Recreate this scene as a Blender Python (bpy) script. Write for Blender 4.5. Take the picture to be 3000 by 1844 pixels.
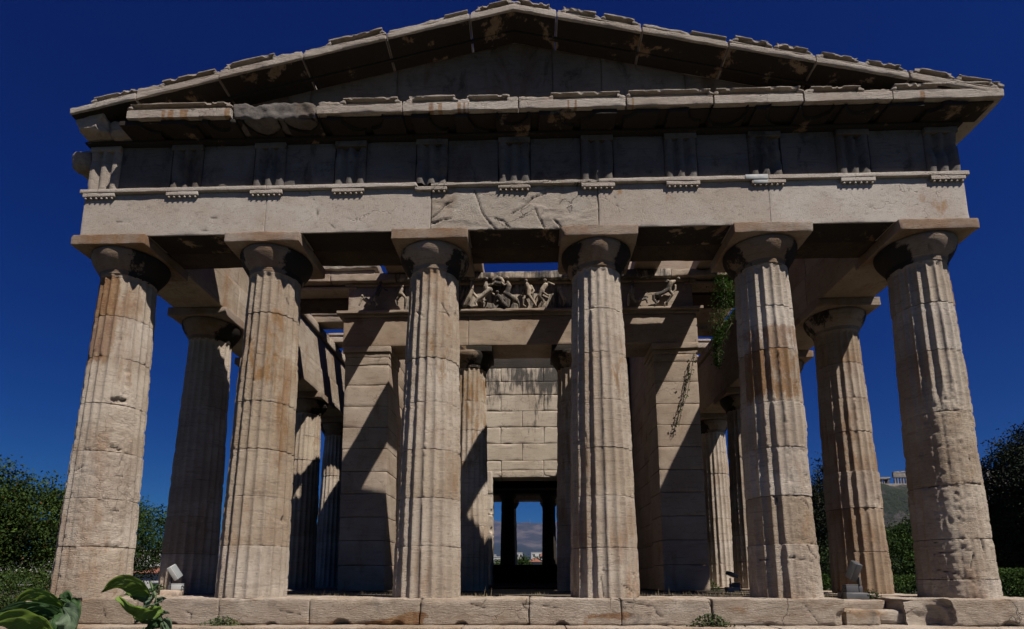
import bpy, math, random
import numpy as np
from mathutils import Matrix, Vector

# ------------------------------------------------------------------ camera, sky, sun, exposure
scene = bpy.context.scene
for o in list(bpy.data.objects): bpy.data.objects.remove(o, do_unlink=True)
col = scene.collection
CAM = np.array([0.2057, -8.4509, 0.2649]); YAW, PITCH, ROLL, F, PPY = -0.0305, 0.1751, -0.0005, 1676.7, 477.0
def cam_axes():
    cy, sy, cp, sp = math.cos(YAW), math.sin(YAW), math.cos(PITCH), math.sin(PITCH)
    f = np.array([sy*cp, cy*cp, sp]); r = np.array([cy, -sy, 0.0]); u = np.cross(r, f)
    return r*math.cos(ROLL)+u*math.sin(ROLL), -r*math.sin(ROLL)+u*math.cos(ROLL), f
CR, CU, CF = cam_axes()
cam = bpy.data.objects.new('camera', bpy.data.cameras.new('camera')); col.objects.link(cam)
m = Matrix(((CR[0], CU[0], -CF[0], CAM[0]), (CR[1], CU[1], -CF[1], CAM[1]), (CR[2], CU[2], -CF[2], CAM[2]), (0, 0, 0, 1)))
cam.matrix_world = m
cam.data.sensor_width = 36; cam.data.sensor_fit = 'HORIZONTAL'; cam.data.lens = F/3000*36
cam.data.shift_y = PPY/3000; cam.data.clip_end = 30000; cam.data.clip_start = 0.05
scene.camera = cam
LIGHT = Vector((-0.52, 0.513, -1.0))                      # direction the sunlight travels
S = -LIGHT.normalized(); ELEV = math.asin(S.z); AZ = math.atan2(S.x, S.y)
w = bpy.data.worlds.new("World"); scene.world = w; w.use_nodes = True
nt = w.node_tree; bg = nt.nodes['Background']
sky = nt.nodes.new('ShaderNodeTexSky'); sky.sky_type = 'NISHITA'; sky.sun_disc = False
sky.sun_elevation = ELEV; sky.sun_rotation = AZ; sky.altitude = 1500; sky.air_density = 1.0; sky.dust_density = 0.35; sky.ozone_density = 6.0
hs = nt.nodes.new('ShaderNodeHueSaturation'); hs.inputs['Saturation'].default_value = 1.32; hs.inputs['Value'].default_value = 1.0
sep = nt.nodes.new('ShaderNodeSeparateColor'); com = nt.nodes.new('ShaderNodeCombineColor')     # deep polarised blue
nt.links.new(sky.outputs[0], hs.inputs['Color']); nt.links.new(hs.outputs[0], sep.inputs[0])
def wm(op, a, b):
    n = nt.nodes.new('ShaderNodeMath'); n.operation = op; nt.links.new(a, n.inputs[0]); n.inputs[1].default_value = b; return n.outputs[0]
nt.links.new(wm('ADD', wm('MULTIPLY', sep.outputs[0], .25), .022), com.inputs[0])
nt.links.new(wm('MULTIPLY', wm('POWER', sep.outputs[1], 1.37), .262), com.inputs[1])
nt.links.new(wm('MULTIPLY', sep.outputs[2], .575), com.inputs[2])
nt.links.new(com.outputs[0], bg.inputs['Color'])
bg.inputs['Strength'].default_value = 0.05
sl = bpy.data.lights.new('sun', 'SUN'); sl.energy = 5.0; sl.angle = math.radians(0.5); sl.color = (1.0, 0.93, 0.84)
so = bpy.data.objects.new('sun', sl); col.objects.link(so); so.rotation_euler = LIGHT.to_track_quat('-Z', 'Y').to_euler()
scene.view_settings.view_transform = 'Standard'; scene.view_settings.look = 'None'
scene.view_settings.exposure = 0.47; scene.view_settings.gamma = 1.0
scene.render.engine = 'CYCLES'; scene.cycles.max_bounces = 6; scene.cycles.diffuse_bounces = 1

# ------------------------------------------------------------------ helpers
rng = np.random.default_rng(7); random.seed(7)
def at(px, py, Y):
    """world point on the plane y=Y that the photo shows at (px,py) (photo pixels, 3000 wide)"""
    d = CF + CR*(px-1500)/F - CU*(py-922-PPY)/F
    return CAM + d*(Y-CAM[1])/d[1]
def h3(i, j, k, s):
    n = (i*73856093) ^ (j*19349663) ^ (k*83492791) ^ (s*2654435)
    n = (n ^ (n >> 13))*1274126177; n = n & 0x7fffffff
    return ((n ^ (n >> 16)) & 0xffff)/65535.0
def vnoise(P, s=0):
    P = np.asarray(P, float); I = np.floor(P).astype(np.int64); f = P-I; f = f*f*(3-2*f)
    r = 0
    for a in (0, 1):
        for b in (0, 1):
            for c in (0, 1):
                wt = (f[..., 0] if a else 1-f[..., 0])*(f[..., 1] if b else 1-f[..., 1])*(f[..., 2] if c else 1-f[..., 2])
                r = r + wt*h3(I[..., 0]+a, I[..., 1]+b, I[..., 2]+c, s)
    return r*2-1
def fbm(P, sc=1.0, octv=3, s=0):
    P = np.asarray(P, float)*sc; r = 0; a = 1.0; t = 0
    for o in range(octv):
        r = r+a*vnoise(P, s+o*17); t += a; a *= .5; P = P*2.03+11.3
    return r/t
def smooth(x, a, b):
    t = np.clip((x-a)/(b-a), 0, 1); return t*t*(3-2*t)
def mesh(name, V, Fq, mat=None, parent=None, sm=True, attr=None, loc=None):
    V = np.asarray(V, np.float32); me = bpy.data.meshes.new(name)
    if isinstance(Fq, np.ndarray):
        n = Fq.shape[1]; me.vertices.add(len(V)); me.vertices.foreach_set('co', V.ravel())
        me.loops.add(Fq.size); me.loops.foreach_set('vertex_index', Fq.astype(np.int32).ravel())
        me.polygons.add(len(Fq)); me.polygons.foreach_set('loop_start', np.arange(0, Fq.size, n, dtype=np.int32))
        me.polygons.foreach_set('loop_total', np.full(len(Fq), n, dtype=np.int32))
    else: me.from_pydata([tuple(v) for v in V.tolist()], [], Fq)
    me.update(calc_edges=True); me.validate()
    if sm: me.polygons.foreach_set('use_smooth', [True]*len(me.polygons))
    if attr is not None:
        for k, v in attr.items():
            a = me.attributes.new(k, 'FLOAT', 'POINT'); a.data.foreach_set('value', np.asarray(v, np.float32))
    if mat: me.materials.append(mat)
    o = bpy.data.objects.new(name, me); col.objects.link(o)
    if parent is not None: o.parent = parent
    if loc is not None: o.location = loc
    return o
def tag(o, label=None, cat=None, group=None, kind=None):
    if label: o['label'] = label
    if cat: o['category'] = cat
    if group: o['group'] = group
    if kind: o['kind'] = kind
    return o
def empty(name, loc=(0, 0, 0), parent=None):
    o = bpy.data.objects.new(name, None); o.empty_display_size = .3; col.objects.link(o); o.location = loc
    if parent is not None: o.parent = parent
    return o
def copy_tree(o, parent, loc=None):
    c = o.copy(); col.objects.link(c); c.parent = parent
    if loc is not None: c.location = loc
    for ch in list(o.children): copy_tree(ch, c)
    return c
def merge(parts):
    Vs, Fs, n = [], [], 0
    for V, Fq in parts:
        Vs.append(V); Fs.append(Fq+n); n += len(V)
    return np.concatenate(Vs), np.concatenate(Fs)
def grid_faces(nu, nv, off=0, closed=False):
    i, j = np.meshgrid(np.arange(nu if closed else nu-1), np.arange(nv-1), indexing='ij')
    i2 = (i+1) % nu
    return np.stack([i*nv+j, i2*nv+j, i2*nv+j+1, i*nv+j+1], -1).reshape(-1, 4)+off
def rb(x, y, z, r=.015, res=.06, amp=.003, seed=0, wear=1.0, wsc=3.0, bites=(), warp=None, skew=None):
    """rough block: box surface with worn, chipped arrises"""
    lo = np.array([x[0], y[0], z[0]], float); hi = np.array([x[1], y[1], z[1]], float); d = hi-lo
    def ticks(k):
        n = int(max(2, min(160, math.ceil(d[k]/res)))); e = min(r*1.0, d[k]*.25)
        return np.unique(np.concatenate([[0, e*.4, e], np.linspace(e, d[k]-e, n), [d[k]-e, d[k]-e*.4, d[k]]]))+lo[k]
    T = [ticks(k) for k in range(3)]; Vs, Fs, off = [], [], 0
    for ax in range(3):
        a, b = (ax+1) % 3, (ax+2) % 3; A, B = np.meshgrid(T[a], T[b], indexing='ij')
        for s in (0, 1):
            P = np.empty(A.shape+(3,)); P[..., a] = A; P[..., b] = B; P[..., ax] = hi[ax] if s else lo[ax]
            fq = grid_faces(len(T[a]), len(T[b]), off)
            if not s: fq = fq[:, ::-1]
            Vs.append(P.reshape(-1, 3)); Fs.append(fq); off += A.size
    V = np.concatenate(Vs); Fq = np.concatenate(Fs)
    n = fbm(V, wsc, 3, seed)
    R = r*(1+wear*1.6*np.clip(n*2.2, -.3, 2.5)+wear*3.0*np.clip(fbm(V, wsc*.45, 2, seed+5)-.28, 0, 1)*2)
    R = np.minimum(R, d.min()*.45)[:, None]
    c = np.clip(V, lo+R, hi-R); q = V-c; L = np.linalg.norm(q, axis=1)[:, None]+1e-9
    q = q/L
    V = c+q*np.minimum(L, R)+q*amp*(fbm(V, 7, 3, seed+9)[:, None]-.4*wear*np.clip(fbm(V, 2.2, 2, seed+3), 0, 1)[:, None]*2)
    for (cx, cy, cz, br) in bites:
        C = np.array([cx, cy, cz]); e = V-C; l = np.linalg.norm(e, axis=1); rr = br*(1+.22*fbm(V, 6, 3, seed+21))
        k = l < rr; V[k] = C+e[k]/(l[k][:, None]+1e-6)*rr[k][:, None]
    if len(bites): V = np.clip(V, lo-.012, hi+.012)
    if warp is not None: V = warp(V)
    return V, Fq
def block(name, x, y, z, mat, parent, **k):
    V, Fq = rb(x, y, z, **k); return mesh(name, V, Fq, mat, parent)

# ------------------------------------------------------------------ materials
def NT(name):
    mt = bpy.data.materials.new(name); mt.use_nodes = True; t = mt.node_tree
    return mt, t, t.nodes['Principled BSDF']
def N(t, typ, **k):
    n = t.nodes.new(typ)
    for a, b in k.items(): setattr(n, a, b)
    return n
def noise(t, vec, sc, det=5, rough=.55, scale3=None, dist=0.0):
    mp = N(t, 'ShaderNodeMapping'); t.links.new(vec, mp.inputs['Vector'])
    mp.inputs['Scale'].default_value = scale3 or (1, 1, 1)
    n = N(t, 'ShaderNodeTexNoise'); n.inputs['Scale'].default_value = sc; n.inputs['Detail'].default_value = det
    n.inputs['Roughness'].default_value = rough; n.inputs['Distortion'].default_value = dist
    t.links.new(mp.outputs[0], n.inputs['Vector']); return n.outputs['Fac']
def ramp(t, fac, a, b, lo=0.0, hi=1.0):
    r = N(t, 'ShaderNodeMapRange'); r.interpolation_type = 'SMOOTHSTEP'
    r.inputs['From Min'].default_value = a; r.inputs['From Max'].default_value = b
    r.inputs['To Min'].default_value = lo; r.inputs['To Max'].default_value = hi
    t.links.new(fac, r.inputs['Value']); return r.outputs[0]
def mixc(t, fac, a, b, mode='MIX'):
    mx = N(t, 'ShaderNodeMix'); mx.data_type = 'RGBA'; mx.blend_type = mode
    if isinstance(fac, (int, float)): mx.inputs[0].default_value = fac
    else: t.links.new(fac, mx.inputs[0])
    for i, v in ((6, a), (7, b)):
        if isinstance(v, tuple): mx.inputs[i].default_value = v+(1,)
        else: t.links.new(v, mx.inputs[i])
    return mx.outputs[2]
def math_(t, op, a, b=None):
    n = N(t, 'ShaderNodeMath', operation=op)
    for i, v in ((0, a), (1, b)):
        if v is None: continue
        if isinstance(v, (int, float)): n.inputs[i].default_value = v
        else: t.links.new(v, n.inputs[i])
    return n.outputs[0]
def attrib(t, name):
    n = N(t, 'ShaderNodeAttribute'); n.attribute_name = name; return n.outputs['Fac']
def marble(name, base, pale, patina, grey, pat=.35, gr=.3, bed=(1, 1, 9), bump=.5, crack=.3, streak=0.0, pscale=(1, 1, .55), K=.54, crust_shade=0.0):
    base, pale, patina, grey = [tuple(v*K for v in q) for q in (base, pale, patina, grey)]
    mt, t, bs = NT(name); g = N(t, 'ShaderNodeNewGeometry').outputs['Position']
    c = mixc(t, ramp(t, noise(t, g, 1.3, 6, .6), .35, .68), base, pale)
    # sedimentary bedding, fine darker lines along the quarry bed
    bd = noise(t, g, 2.3, 7, .68, bed, 0.5)
    c = mixc(t, ramp(t, bd, .52, .66, 0, .5), c, tuple(v*.55 for v in base))
    c = mixc(t, ramp(t, noise(t, g, 9, 6, .75, bed), .52, .72, 0, .55), c, tuple(min(1, v*1.25) for v in pale))
    # warm iron patina
    p = noise(t, g, 1.7, 8, .68, pscale, .35)
    pm = ramp(t, p, .62-pat*.34, .80-pat*.30, 0, .75)
    st = attrib(t, 'stain')
    pf = noise(t, g, 5, 8, .75, (1, 1, .4), .4)
    s2 = ramp(t, math_(t, 'ADD', st, math_(t, 'MULTIPLY', math_(t, 'SUBTRACT', pf, .5), 1.5)), .38, .62, 0, .95)
    c = mixc(t, pm, c, tuple(patina))
    c = mixc(t, math_(t, 'MULTIPLY', s2, 1.0), c, mixc(t, ramp(t, pf, .38, .62), (.36*K, .17*K, .072*K), (.54*K, .33*K, .17*K)))
    # grey / black biological crust
    gm = ramp(t, noise(t, g, 2.6, 9, .74, (1, 1, .7), .6), .66-gr*.22, .80-gr*.16, 0, .7)
    c = mixc(t, gm, c, tuple(grey))
    if streak:
        z = N(t, 'ShaderNodeSeparateXYZ'); t.links.new(g, z.inputs[0])
        sn = math_(t, 'ADD', math_(t, 'MULTIPLY', noise(t, g, 6, 8, .75, (1.6, 1.6, .22), .3), .5), math_(t, 'MULTIPLY', noise(t, g, 1.5, 4, .6, (1, 1, .6)), .5))
        hz = ramp(t, z.outputs['Z'], 3.9, 6.0, 0, 1)
        k = math_(t, 'MULTIPLY', ramp(t, math_(t, 'ADD', sn, math_(t, 'MULTIPLY', hz, .13)), .565, .67, 0, .93), streak)
        c = mixc(t, k, c, (.035, .033, .032))
    # fleck and grain of the weathered face
    fk = noise(t, g, 26, 6, .75, tuple(min(v, 3) for v in bed)); c = mixc(t, ramp(t, fk, .54, .68, 0, .40), c, tuple(v*.5 for v in patina)); c = mixc(t, ramp(t, fk, .46, .32, 0, .35), c, tuple(v*1.2 for v in pale))
    # every drum and block has its own tone
    oi = N(t, 'ShaderNodeObjectInfo').outputs['Random']; tn = math_(t, 'ADD', math_(t, 'MULTIPLY', math_(t, 'SUBTRACT', oi, .5), .16), math_(t, 'MULTIPLY', attrib(t, 'tone'), .12))
    hv = N(t, 'ShaderNodeHueSaturation'); t.links.new(c, hv.inputs['Color']); t.links.new(math_(t, 'ADD', tn, 1.0), hv.inputs['Value']); t.links.new(math_(t, 'SUBTRACT', 1.0, math_(t, 'MULTIPLY', tn, 1.5)), hv.inputs['Saturation']); c = hv.outputs[0]
    # pits and hairline cracks
    pit = ramp(t, noise(t, g, 38, 3, .6), .30, .38, 1, 0)
    c = mixc(t, math_(t, 'MULTIPLY', pit, .45), c, (.12, .09, .07))
    v = N(t, 'ShaderNodeTexVoronoi'); v.feature = 'DISTANCE_TO_EDGE'; v.inputs['Scale'].default_value = 1.15
    dm = N(t, 'ShaderNodeMapping'); dm.inputs['Scale'].default_value = (1, 1, 1.7); t.links.new(g, dm.inputs['Vector'])
    wn = N(t, 'ShaderNodeTexNoise'); wn.inputs['Scale'].default_value = 2.2; wn.inputs['Detail'].default_value = 6; t.links.new(g, wn.inputs['Vector'])
    vm = N(t, 'ShaderNodeVectorMath', operation='ADD'); t.links.new(dm.outputs[0], vm.inputs[0])
    vs = N(t, 'ShaderNodeVectorMath', operation='SCALE'); vs.inputs['Scale'].default_value = 1.1; t.links.new(wn.outputs['Color'], vs.inputs[0])
    t.links.new(vs.outputs[0], vm.inputs[1]); t.links.new(vm.outputs[0], v.inputs['Vector'])
    ck = math_(t, 'MULTIPLY', ramp(t, v.outputs['Distance'], 0.0, .012, 1, 0), ramp(t, noise(t, g, .9, 2), .52, .62))
    c = mixc(t, math_(t, 'MULTIPLY', ck, crack), c, (.09, .06, .045))
    if crust_shade:                                             # black gypsum crust with sharp-edged clean patches, and shade painted into undersides and capitals
        cf = math_(t, 'SUBTRACT', noise(t, g, 1.9, 9, .66, (1, 1, 1), .25), math_(t, 'MULTIPLY', attrib(t, 'clean_lit'), .26))
        c = mixc(t, ramp(t, cf, .60-crust_shade*.24, .66-crust_shade*.24, 0, .95), c, (.014, .0115, .0095))
    c = mixc(t, ramp(t, attrib(t, 'dirt'), 0, 1, 0, 1), c, (.05, .042, .036))
    t.links.new(c, bs.inputs['Base Color'])
    bs.inputs['Roughness'].default_value = .85; bs.inputs['Specular IOR Level'].default_value = .25
    hgt = math_(t, 'ADD', math_(t, 'MULTIPLY', noise(t, g, 12, 9, .7, bed), .6), math_(t, 'MULTIPLY', noise(t, g, 45, 6, .7, tuple(min(v, 2.5) for v in bed)), .4))
    hgt = math_(t, 'SUBTRACT', hgt, math_(t, 'MULTIPLY', ck, crack*.9)); hgt = math_(t, 'SUBTRACT', hgt, math_(t, 'MULTIPLY', pit, .12))
    b = N(t, 'ShaderNodeBump'); b.inputs['Strength'].default_value = bump; b.inputs['Distance'].default_value = .045
    t.links.new(hgt, b.inputs['Height']); t.links.new(b.outputs[0], bs.inputs['Normal'])
    return mt
M = {}
M['column'] = marble('column_marble', (.64, .50, .375), (.90, .76, .61), (.50, .28, .14), (.24, .19, .16), pat=.32, gr=.34, bump=1.1, crack=.2, pscale=(1, 1, .3))
M['column_warm'] = marble('column_marble_warm', (.56, .42, .31), (.76, .61, .47), (.44, .24, .12), (.25, .19, .15), pat=.42, gr=.25, bump=1.0, crack=.2)
M['arch'] = marble('architrave_marble', (.68, .575, .49), (.80, .72, .64), (.52, .38, .27), (.36, .31, .28), pat=.0, gr=.0, bed=(4, 1, 9), bump=.6, crack=.4)
M['arch_rough'] = marble('architrave_marble_cracked', (.66, .555, .46), (.78, .685, .585), (.46, .34, .24), (.22, .19, .17), pat=.2, gr=.35, bed=(2, 1, 9), bump=1.0, crack=1.0)
M['soffit'] = marble('shade_dark_marble', (.08, .055, .04), (.12, .08, .055), (.08, .045, .025), (.025, .02, .017), pat=.3, gr=.85, bump=.4)  # marble colour darkened to carry the shade of undersides and inner faces
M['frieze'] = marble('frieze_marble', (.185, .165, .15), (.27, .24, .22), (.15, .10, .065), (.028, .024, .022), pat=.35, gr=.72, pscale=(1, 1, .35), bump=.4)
M['cornice'] = marble('cornice_marble', (.60, .50, .42), (.76, .665, .575), (.46, .28, .17), (.12, .105, .095), pat=.12, gr=.40, bump=1.0)
M['abacus'] = marble('capital_marble', (.47, .35, .265), (.58, .47, .38), (.42, .235, .12), (.15, .12, .09), pat=.6, gr=.35, bump=.9)
M['echinus'] = marble('echinus_marble', (.40, .29, .20), (.52, .40, .30), (.30, .17, .09), (.06, .05, .04), pat=.5, gr=.4, bump=.7, crust_shade=.86)
M['crust_shade'] = marble('crust_and_shade_marble', (.36, .25, .165), (.46, .34, .24), (.26, .15, .08), (.04, .03, .025), pat=.5, gr=.4, bump=.6, crust_shade=.98)  # shade under the eaves painted in along with the black crust
M['step'] = marble('step_marble', (.64, .50, .38), (.84, .71, .58), (.44, .255, .12), (.19, .17, .16), pat=.34, gr=.55, bed=(.8, .8, 8), bump=1.3, crack=.4, pscale=(.8, .8, 2.2))
M['inner'] = marble('porch_marble', (.48, .36, .265), (.62, .50, .39), (.36, .21, .12), (.16, .125, .10), pat=.25, gr=.3, bump=.4, crack=.4)
M['wall'] = marble('cella_wall_marble', (.62, .505, .39), (.76, .65, .52), (.48, .33, .21), (.26, .22, .19), pat=.05, gr=.1, bump=.35, crack=.6, streak=1.0)
M['floor'] = marble('trodden_earth_floor', (.16, .13, .10), (.20, .17, .13), (.14, .10, .07), (.07, .06, .05), pat=.3, gr=.5, bump=.8, crack=.2)
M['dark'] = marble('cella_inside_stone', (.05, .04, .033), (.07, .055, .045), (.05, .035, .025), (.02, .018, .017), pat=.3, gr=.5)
def plain(name, c, rough=.6, metal=0.0, var=.15, sc=8):
    mt, t, bs = NT(name); g = N(t, 'ShaderNodeNewGeometry').outputs['Position']
    cc = mixc(t, ramp(t, noise(t, g, sc, 5), .3, .7), tuple(v*(1-var) for v in c), tuple(min(1, v*(1+var)) for v in c))
    t.links.new(cc, bs.inputs['Base Color']); bs.inputs['Roughness'].default_value = rough; bs.inputs['Metallic'].default_value = metal
    return mt
def leafmat(name, a, b, c3=None, trans=.25, rough=.5):
    mt, t, bs = NT(name); g = N(t, 'ShaderNodeNewGeometry')
    rp = g.outputs['Random Per Island']
    cc = mixc(t, rp, a, b)
    if c3: cc = mixc(t, ramp(t, rp, .965, .985), cc, c3)
    cc = mixc(t, ramp(t, noise(t, g.outputs['Position'], 1.7, 4), .42, .62, 0, .8), cc, tuple(v*.45 for v in a)); cc = mixc(t, ramp(t, noise(t, g.outputs['Position'], 2.3, 3), .58, .7, 0, .6), cc, tuple(v*1.5 for v in b))
    t.links.new(cc, bs.inputs['Base Color']); bs.inputs['Roughness'].default_value = .75; bs.inputs['Specular IOR Level'].default_value = .15
    tr = N(t, 'ShaderNodeBsdfTranslucent'); t.links.new(cc, tr.inputs['Color'])
    mx = N(t, 'ShaderNodeMixShader'); mx.inputs[0].default_value = trans
    t.links.new(bs.outputs[0], mx.inputs[1]); t.links.new(tr.outputs[0], mx.inputs[2])
    t.links.new(mx.outputs[0], t.nodes['Material Output'].inputs['Surface']); return mt

# ------------------------------------------------------------------ the ground, mountain
def ground():
    mt, t, bs = NT('dry_earth'); g = N(t, 'ShaderNodeNewGeometry').outputs['Position']
    c = mixc(t, ramp(t, noise(t, g, .35, 8, .6), .4, .62), (.045, .038, .024), (.018, .025, .010))
    c = mixc(t, ramp(t, noise(t, g, 9, 6, .7), .45, .7), c, (.065, .052, .036))
    t.links.new(c, bs.inputs['Base Color']); bs.inputs['Roughness'].default_value = .95
    b = N(t, 'ShaderNodeBump'); b.inputs['Strength'].default_value = .7; t.links.new(noise(t, g, 14, 8, .7), b.inputs['Height']); t.links.new(b.outputs[0], bs.inputs['Normal'])
    r = np.concatenate([[0], np.geomspace(8, 14000, 70)]); th = np.linspace(0, 2*math.pi, 97)[:-1]
    Rr, T = np.meshgrid(r, th, indexing='xy'); X = Rr*np.cos(T); Y = 15+Rr*np.sin(T)
    Z = -1.12+fbm(np.stack([X, Y, X*0], -1), .15, 3, 3)*.08-smooth(Rr, 45, 400)*6
    P = np.stack([X, Y, Z], -1).reshape(-1, 3)
    fq = grid_faces(96, len(r), closed=True)
    tag(mesh('ground', P, fq, mt), kind='structure')
ground()
def mountain():
    mt, t, bs = NT('bare_limestone_and_scrub'); g = N(t, 'ShaderNodeNewGeometry').outputs['Position']
    c = mixc(t, ramp(t, noise(t, g, .004, 9, .72), .44, .6), (.022, .024, .022), (.070, .060, .052))
    z = N(t, 'ShaderNodeSeparateXYZ'); t.links.new(g, z.inputs[0])
    k = ramp(t, math_(t, 'ADD', z.outputs['Z'], math_(t, 'MULTIPLY', noise(t, g, .0025, 5), 500)), 560, 700)
    c = mixc(t, k, (.010, .017, .012), c)
    t.links.new(c, bs.inputs['Base Color']); bs.inputs['Roughness'].default_value = 1
    nx, ny = 160, 60; x = np.linspace(-5200, 5200, nx); y = np.linspace(5200, 9500, ny)
    X, Y = np.meshgrid(x, y, indexing='ij'); t_ = (Y-5200)/2600
    H = 800*np.clip(t_, 0, 1)**1.15*np.where(t_ > 1, np.clip(1.6-.6*t_, .2, 1), 1)
    H = H*(1-.45*(np.abs(X+150)/5200)**1.6)
    H = H*(1+.10*fbm(np.stack([X, Y, X*0], -1), .0009, 4, 2))+45*fbm(np.stack([X, Y, X*0], -1), .004, 5, 8)*np.clip(t_*2, 0, 1)
    tag(mesh('mountain', np.stack([X, Y, H-25], -1).reshape(-1, 3), grid_faces(nx, ny)[:, ::-1], mt), kind='structure')
mountain()

# ------------------------------------------------------------------ the temple
temple = tag(empty('greek_temple'), 'ancient Doric marble temple with six fluted columns across its front', 'temple')
XS = [-6.2875, -3.8745, -1.2915, 1.2915, 3.8745, 6.2875]
H, ZA, ZT, ZF, ZG = 5.5214, 6.25, 6.316, 7.09, 7.44
SHT = 4.965                                                # top of the shaft

def shaft(seed, nseg=12, nz=210, wear=None, chips=(), joints=(.72, 1.42, 2.12, 2.84, 3.58, 4.28), r0=.502, r1=.392, h=SHT, fd=.050, stain=None, rot=0.0):
    nth = 20*nseg; th = np.arange(nth)/nth*2*math.pi
    zz = [np.linspace(0, h, nz)]
    for j in joints: zz.append(np.array([j-.012, j-.006, j-.0035, j+.0035, j+.006, j+.012]))
    zz = np.unique(np.concatenate(zz)); TH, Z = np.meshgrid(th, zz, indexing='ij')
    R = r0+(r1-r0)*(Z/h)+.010*np.sin(math.pi*Z/h)
    dr = np.searchsorted(np.array(joints), Z)
    rr = np.random.default_rng(seed); doff = rr.normal(0, .0035, len(joints)+1); dth = rr.normal(0, .006, len(joints)+1)
    R = R+doff[dr]
    ph = ((TH+dth[dr])*20/(2*math.pi)+rot) % 1.0; tt = ph*2-1
    depth = fd*R/r0
    top = smooth(Z, h-.05, h-.005); bot = 1-smooth(Z, 0.0, .02)*1
    Rf = R-depth*(1-tt*tt)*(1-top)
    P = np.stack([R*np.cos(TH), R*np.sin(TH), Z], -1)
    e = .004+.014*np.clip(fbm(P, 5, 3, seed)+.12, 0, 1)+.034*np.clip(fbm(P*[1, 1, 1.6], 11, 4, seed+4)-.10, 0, 1)
    for j in joints:
        e = e+np.exp(-np.abs(Z-j)/.035)*.045*np.clip(fbm(P, 7, 3, seed+int(j*10))+.05, 0, 1)
    e = e+np.exp(-Z/.05)*.03*np.clip(fbm(P, 6, 2, seed+77)+.1, 0, 1)
    W = np.zeros_like(R)
    if wear is not None:
        W = wear(TH, Z, P)
    e = e+W*(.036+.006*fbm(P*[1, 1, 2.2], 4, 3, seed+8)+.008*fbm(P*[1, 1, 3.5], 17, 3, seed+12))
    r = np.minimum(Rf, R-e)
    r = r+W*.005*fbm(P*[1, 1, 4], 12, 4, seed+31)-.006*W*smooth(fbm(P*[1, 1, 2.5], 6, 3, seed+55), .3, .42)
    r = r+.0018*fbm(P*[1, 1, 3], 22, 2, seed+1)
    dirt = np.zeros_like(R)
    for j in joints:
        k = np.abs(Z-j) < .0045
        k2 = fbm(P, 1.6, 3, seed+int(j*7)) > .02
        r = np.where(k & k2, r-.012, np.where(k, r-.004, r)); dirt = np.where(k & k2, .65, np.where(k, .25, dirt))
    for (a, zc, wa, wz, dp) in chips:
        a = math.radians(a); da = (TH-a+math.pi) % (2*math.pi)-math.pi
        q = np.sqrt((da*R/wa)**2+((Z-zc)/wz)**2)+.75*fbm(P, 7, 4, seed+int(abs(a)*50+zc*9))
        r = np.minimum(r, R-dp*(1-smooth(q, .55, 1.0))*(.8+.35*fbm(P, 16, 3, seed+60))+1*(q > 1.0)*.0+(q > 1.0)*1.0)
    V = np.stack([r*np.cos(TH), r*np.sin(TH), Z], -1)
    nz_ = len(zz)
    V = np.concatenate([V.reshape(-1, 3), [[0, 0, h]], [[0, 0, 0]]]); fq = grid_faces(nth, nz_, closed=True)
    at_ = {'stain': np.zeros(len(V)), 'dirt': np.concatenate([dirt.ravel(), [0, 0]]), 'tone': np.concatenate([np.clip(rr.normal(0, .7, len(joints)+1), -1.2, 1.2)[dr].ravel(), [0, 0]])}
    if stain is not None: at_['stain'] = np.concatenate([np.clip(stain(TH, Z, P), 0, 1).ravel(), [0, 0]])
    return V, fq, at_
def capital_echinus(h0=SHT, nseg=96, r1=.392, seed=0, amp=.004):
    pr = [(r1-.012, -.02), (r1-.002, 0), (r1+.008, .012), (r1-.002, .02), (r1+.012, .034), (r1+.004, .042), (r1+.02, .056), (r1+.012, .064), (r1+.03, .08), (r1+.07, .14), (r1+.113, .21), (r1+.142, .27), (r1+.158, .335), (r1+.155, .372), (r1+.13, .389)]
    th = np.arange(nseg)/nseg*2*math.pi; pr = np.array(pr)
    zz = np.concatenate([pr[:8, 1], np.linspace(.08, .389, 16)]); ra = np.interp(zz, pr[:, 1], pr[:, 0])
    TH, Z = np.meshgrid(th, zz, indexing='ij'); R = np.broadcast_to(ra, TH.shape)
    P = np.stack([R*np.cos(TH), R*np.sin(TH), Z], -1); R = R-amp*2*np.clip(fbm(P, 5, 3, seed), 0, 1)+amp*.5*fbm(P, 16, 2, seed)
    V = np.stack([R*np.cos(TH), R*np.sin(TH), Z+h0], -1).reshape(-1, 3)
    return V, grid_faces(nseg, len(zz), closed=True)
def crack(V, Y, lines, wd=.008, depth=.02, lim=.06):
    """cut hairline cracks (photo polylines on the plane y=Y) into a face; returns displaced verts and a dirt mask"""
    dd = np.full(len(V), 9.0); q = V[:, [0, 2]]+.012*np.stack([fbm(V, 9, 3, 5), fbm(V, 9, 3, 6)], -1)
    for ln in lines:
        p = [at(a, b, Y)[[0, 2]] for a, b in ln]
        for A, B in zip(p[:-1], p[1:]):
            t_ = np.clip(((q-A)@(B-A))/((B-A)@(B-A)+1e-9), 0, 1); dd = np.minimum(dd, np.linalg.norm(q-A-(B-A)*t_[:, None], axis=1))
    k = np.exp(-(dd/wd)**2)*(V[:, 1] < Y+lim); V = V.copy(); V[:, 1] += k*depth; return V, k
AW, AZ0 = .5818, 5.352
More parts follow.
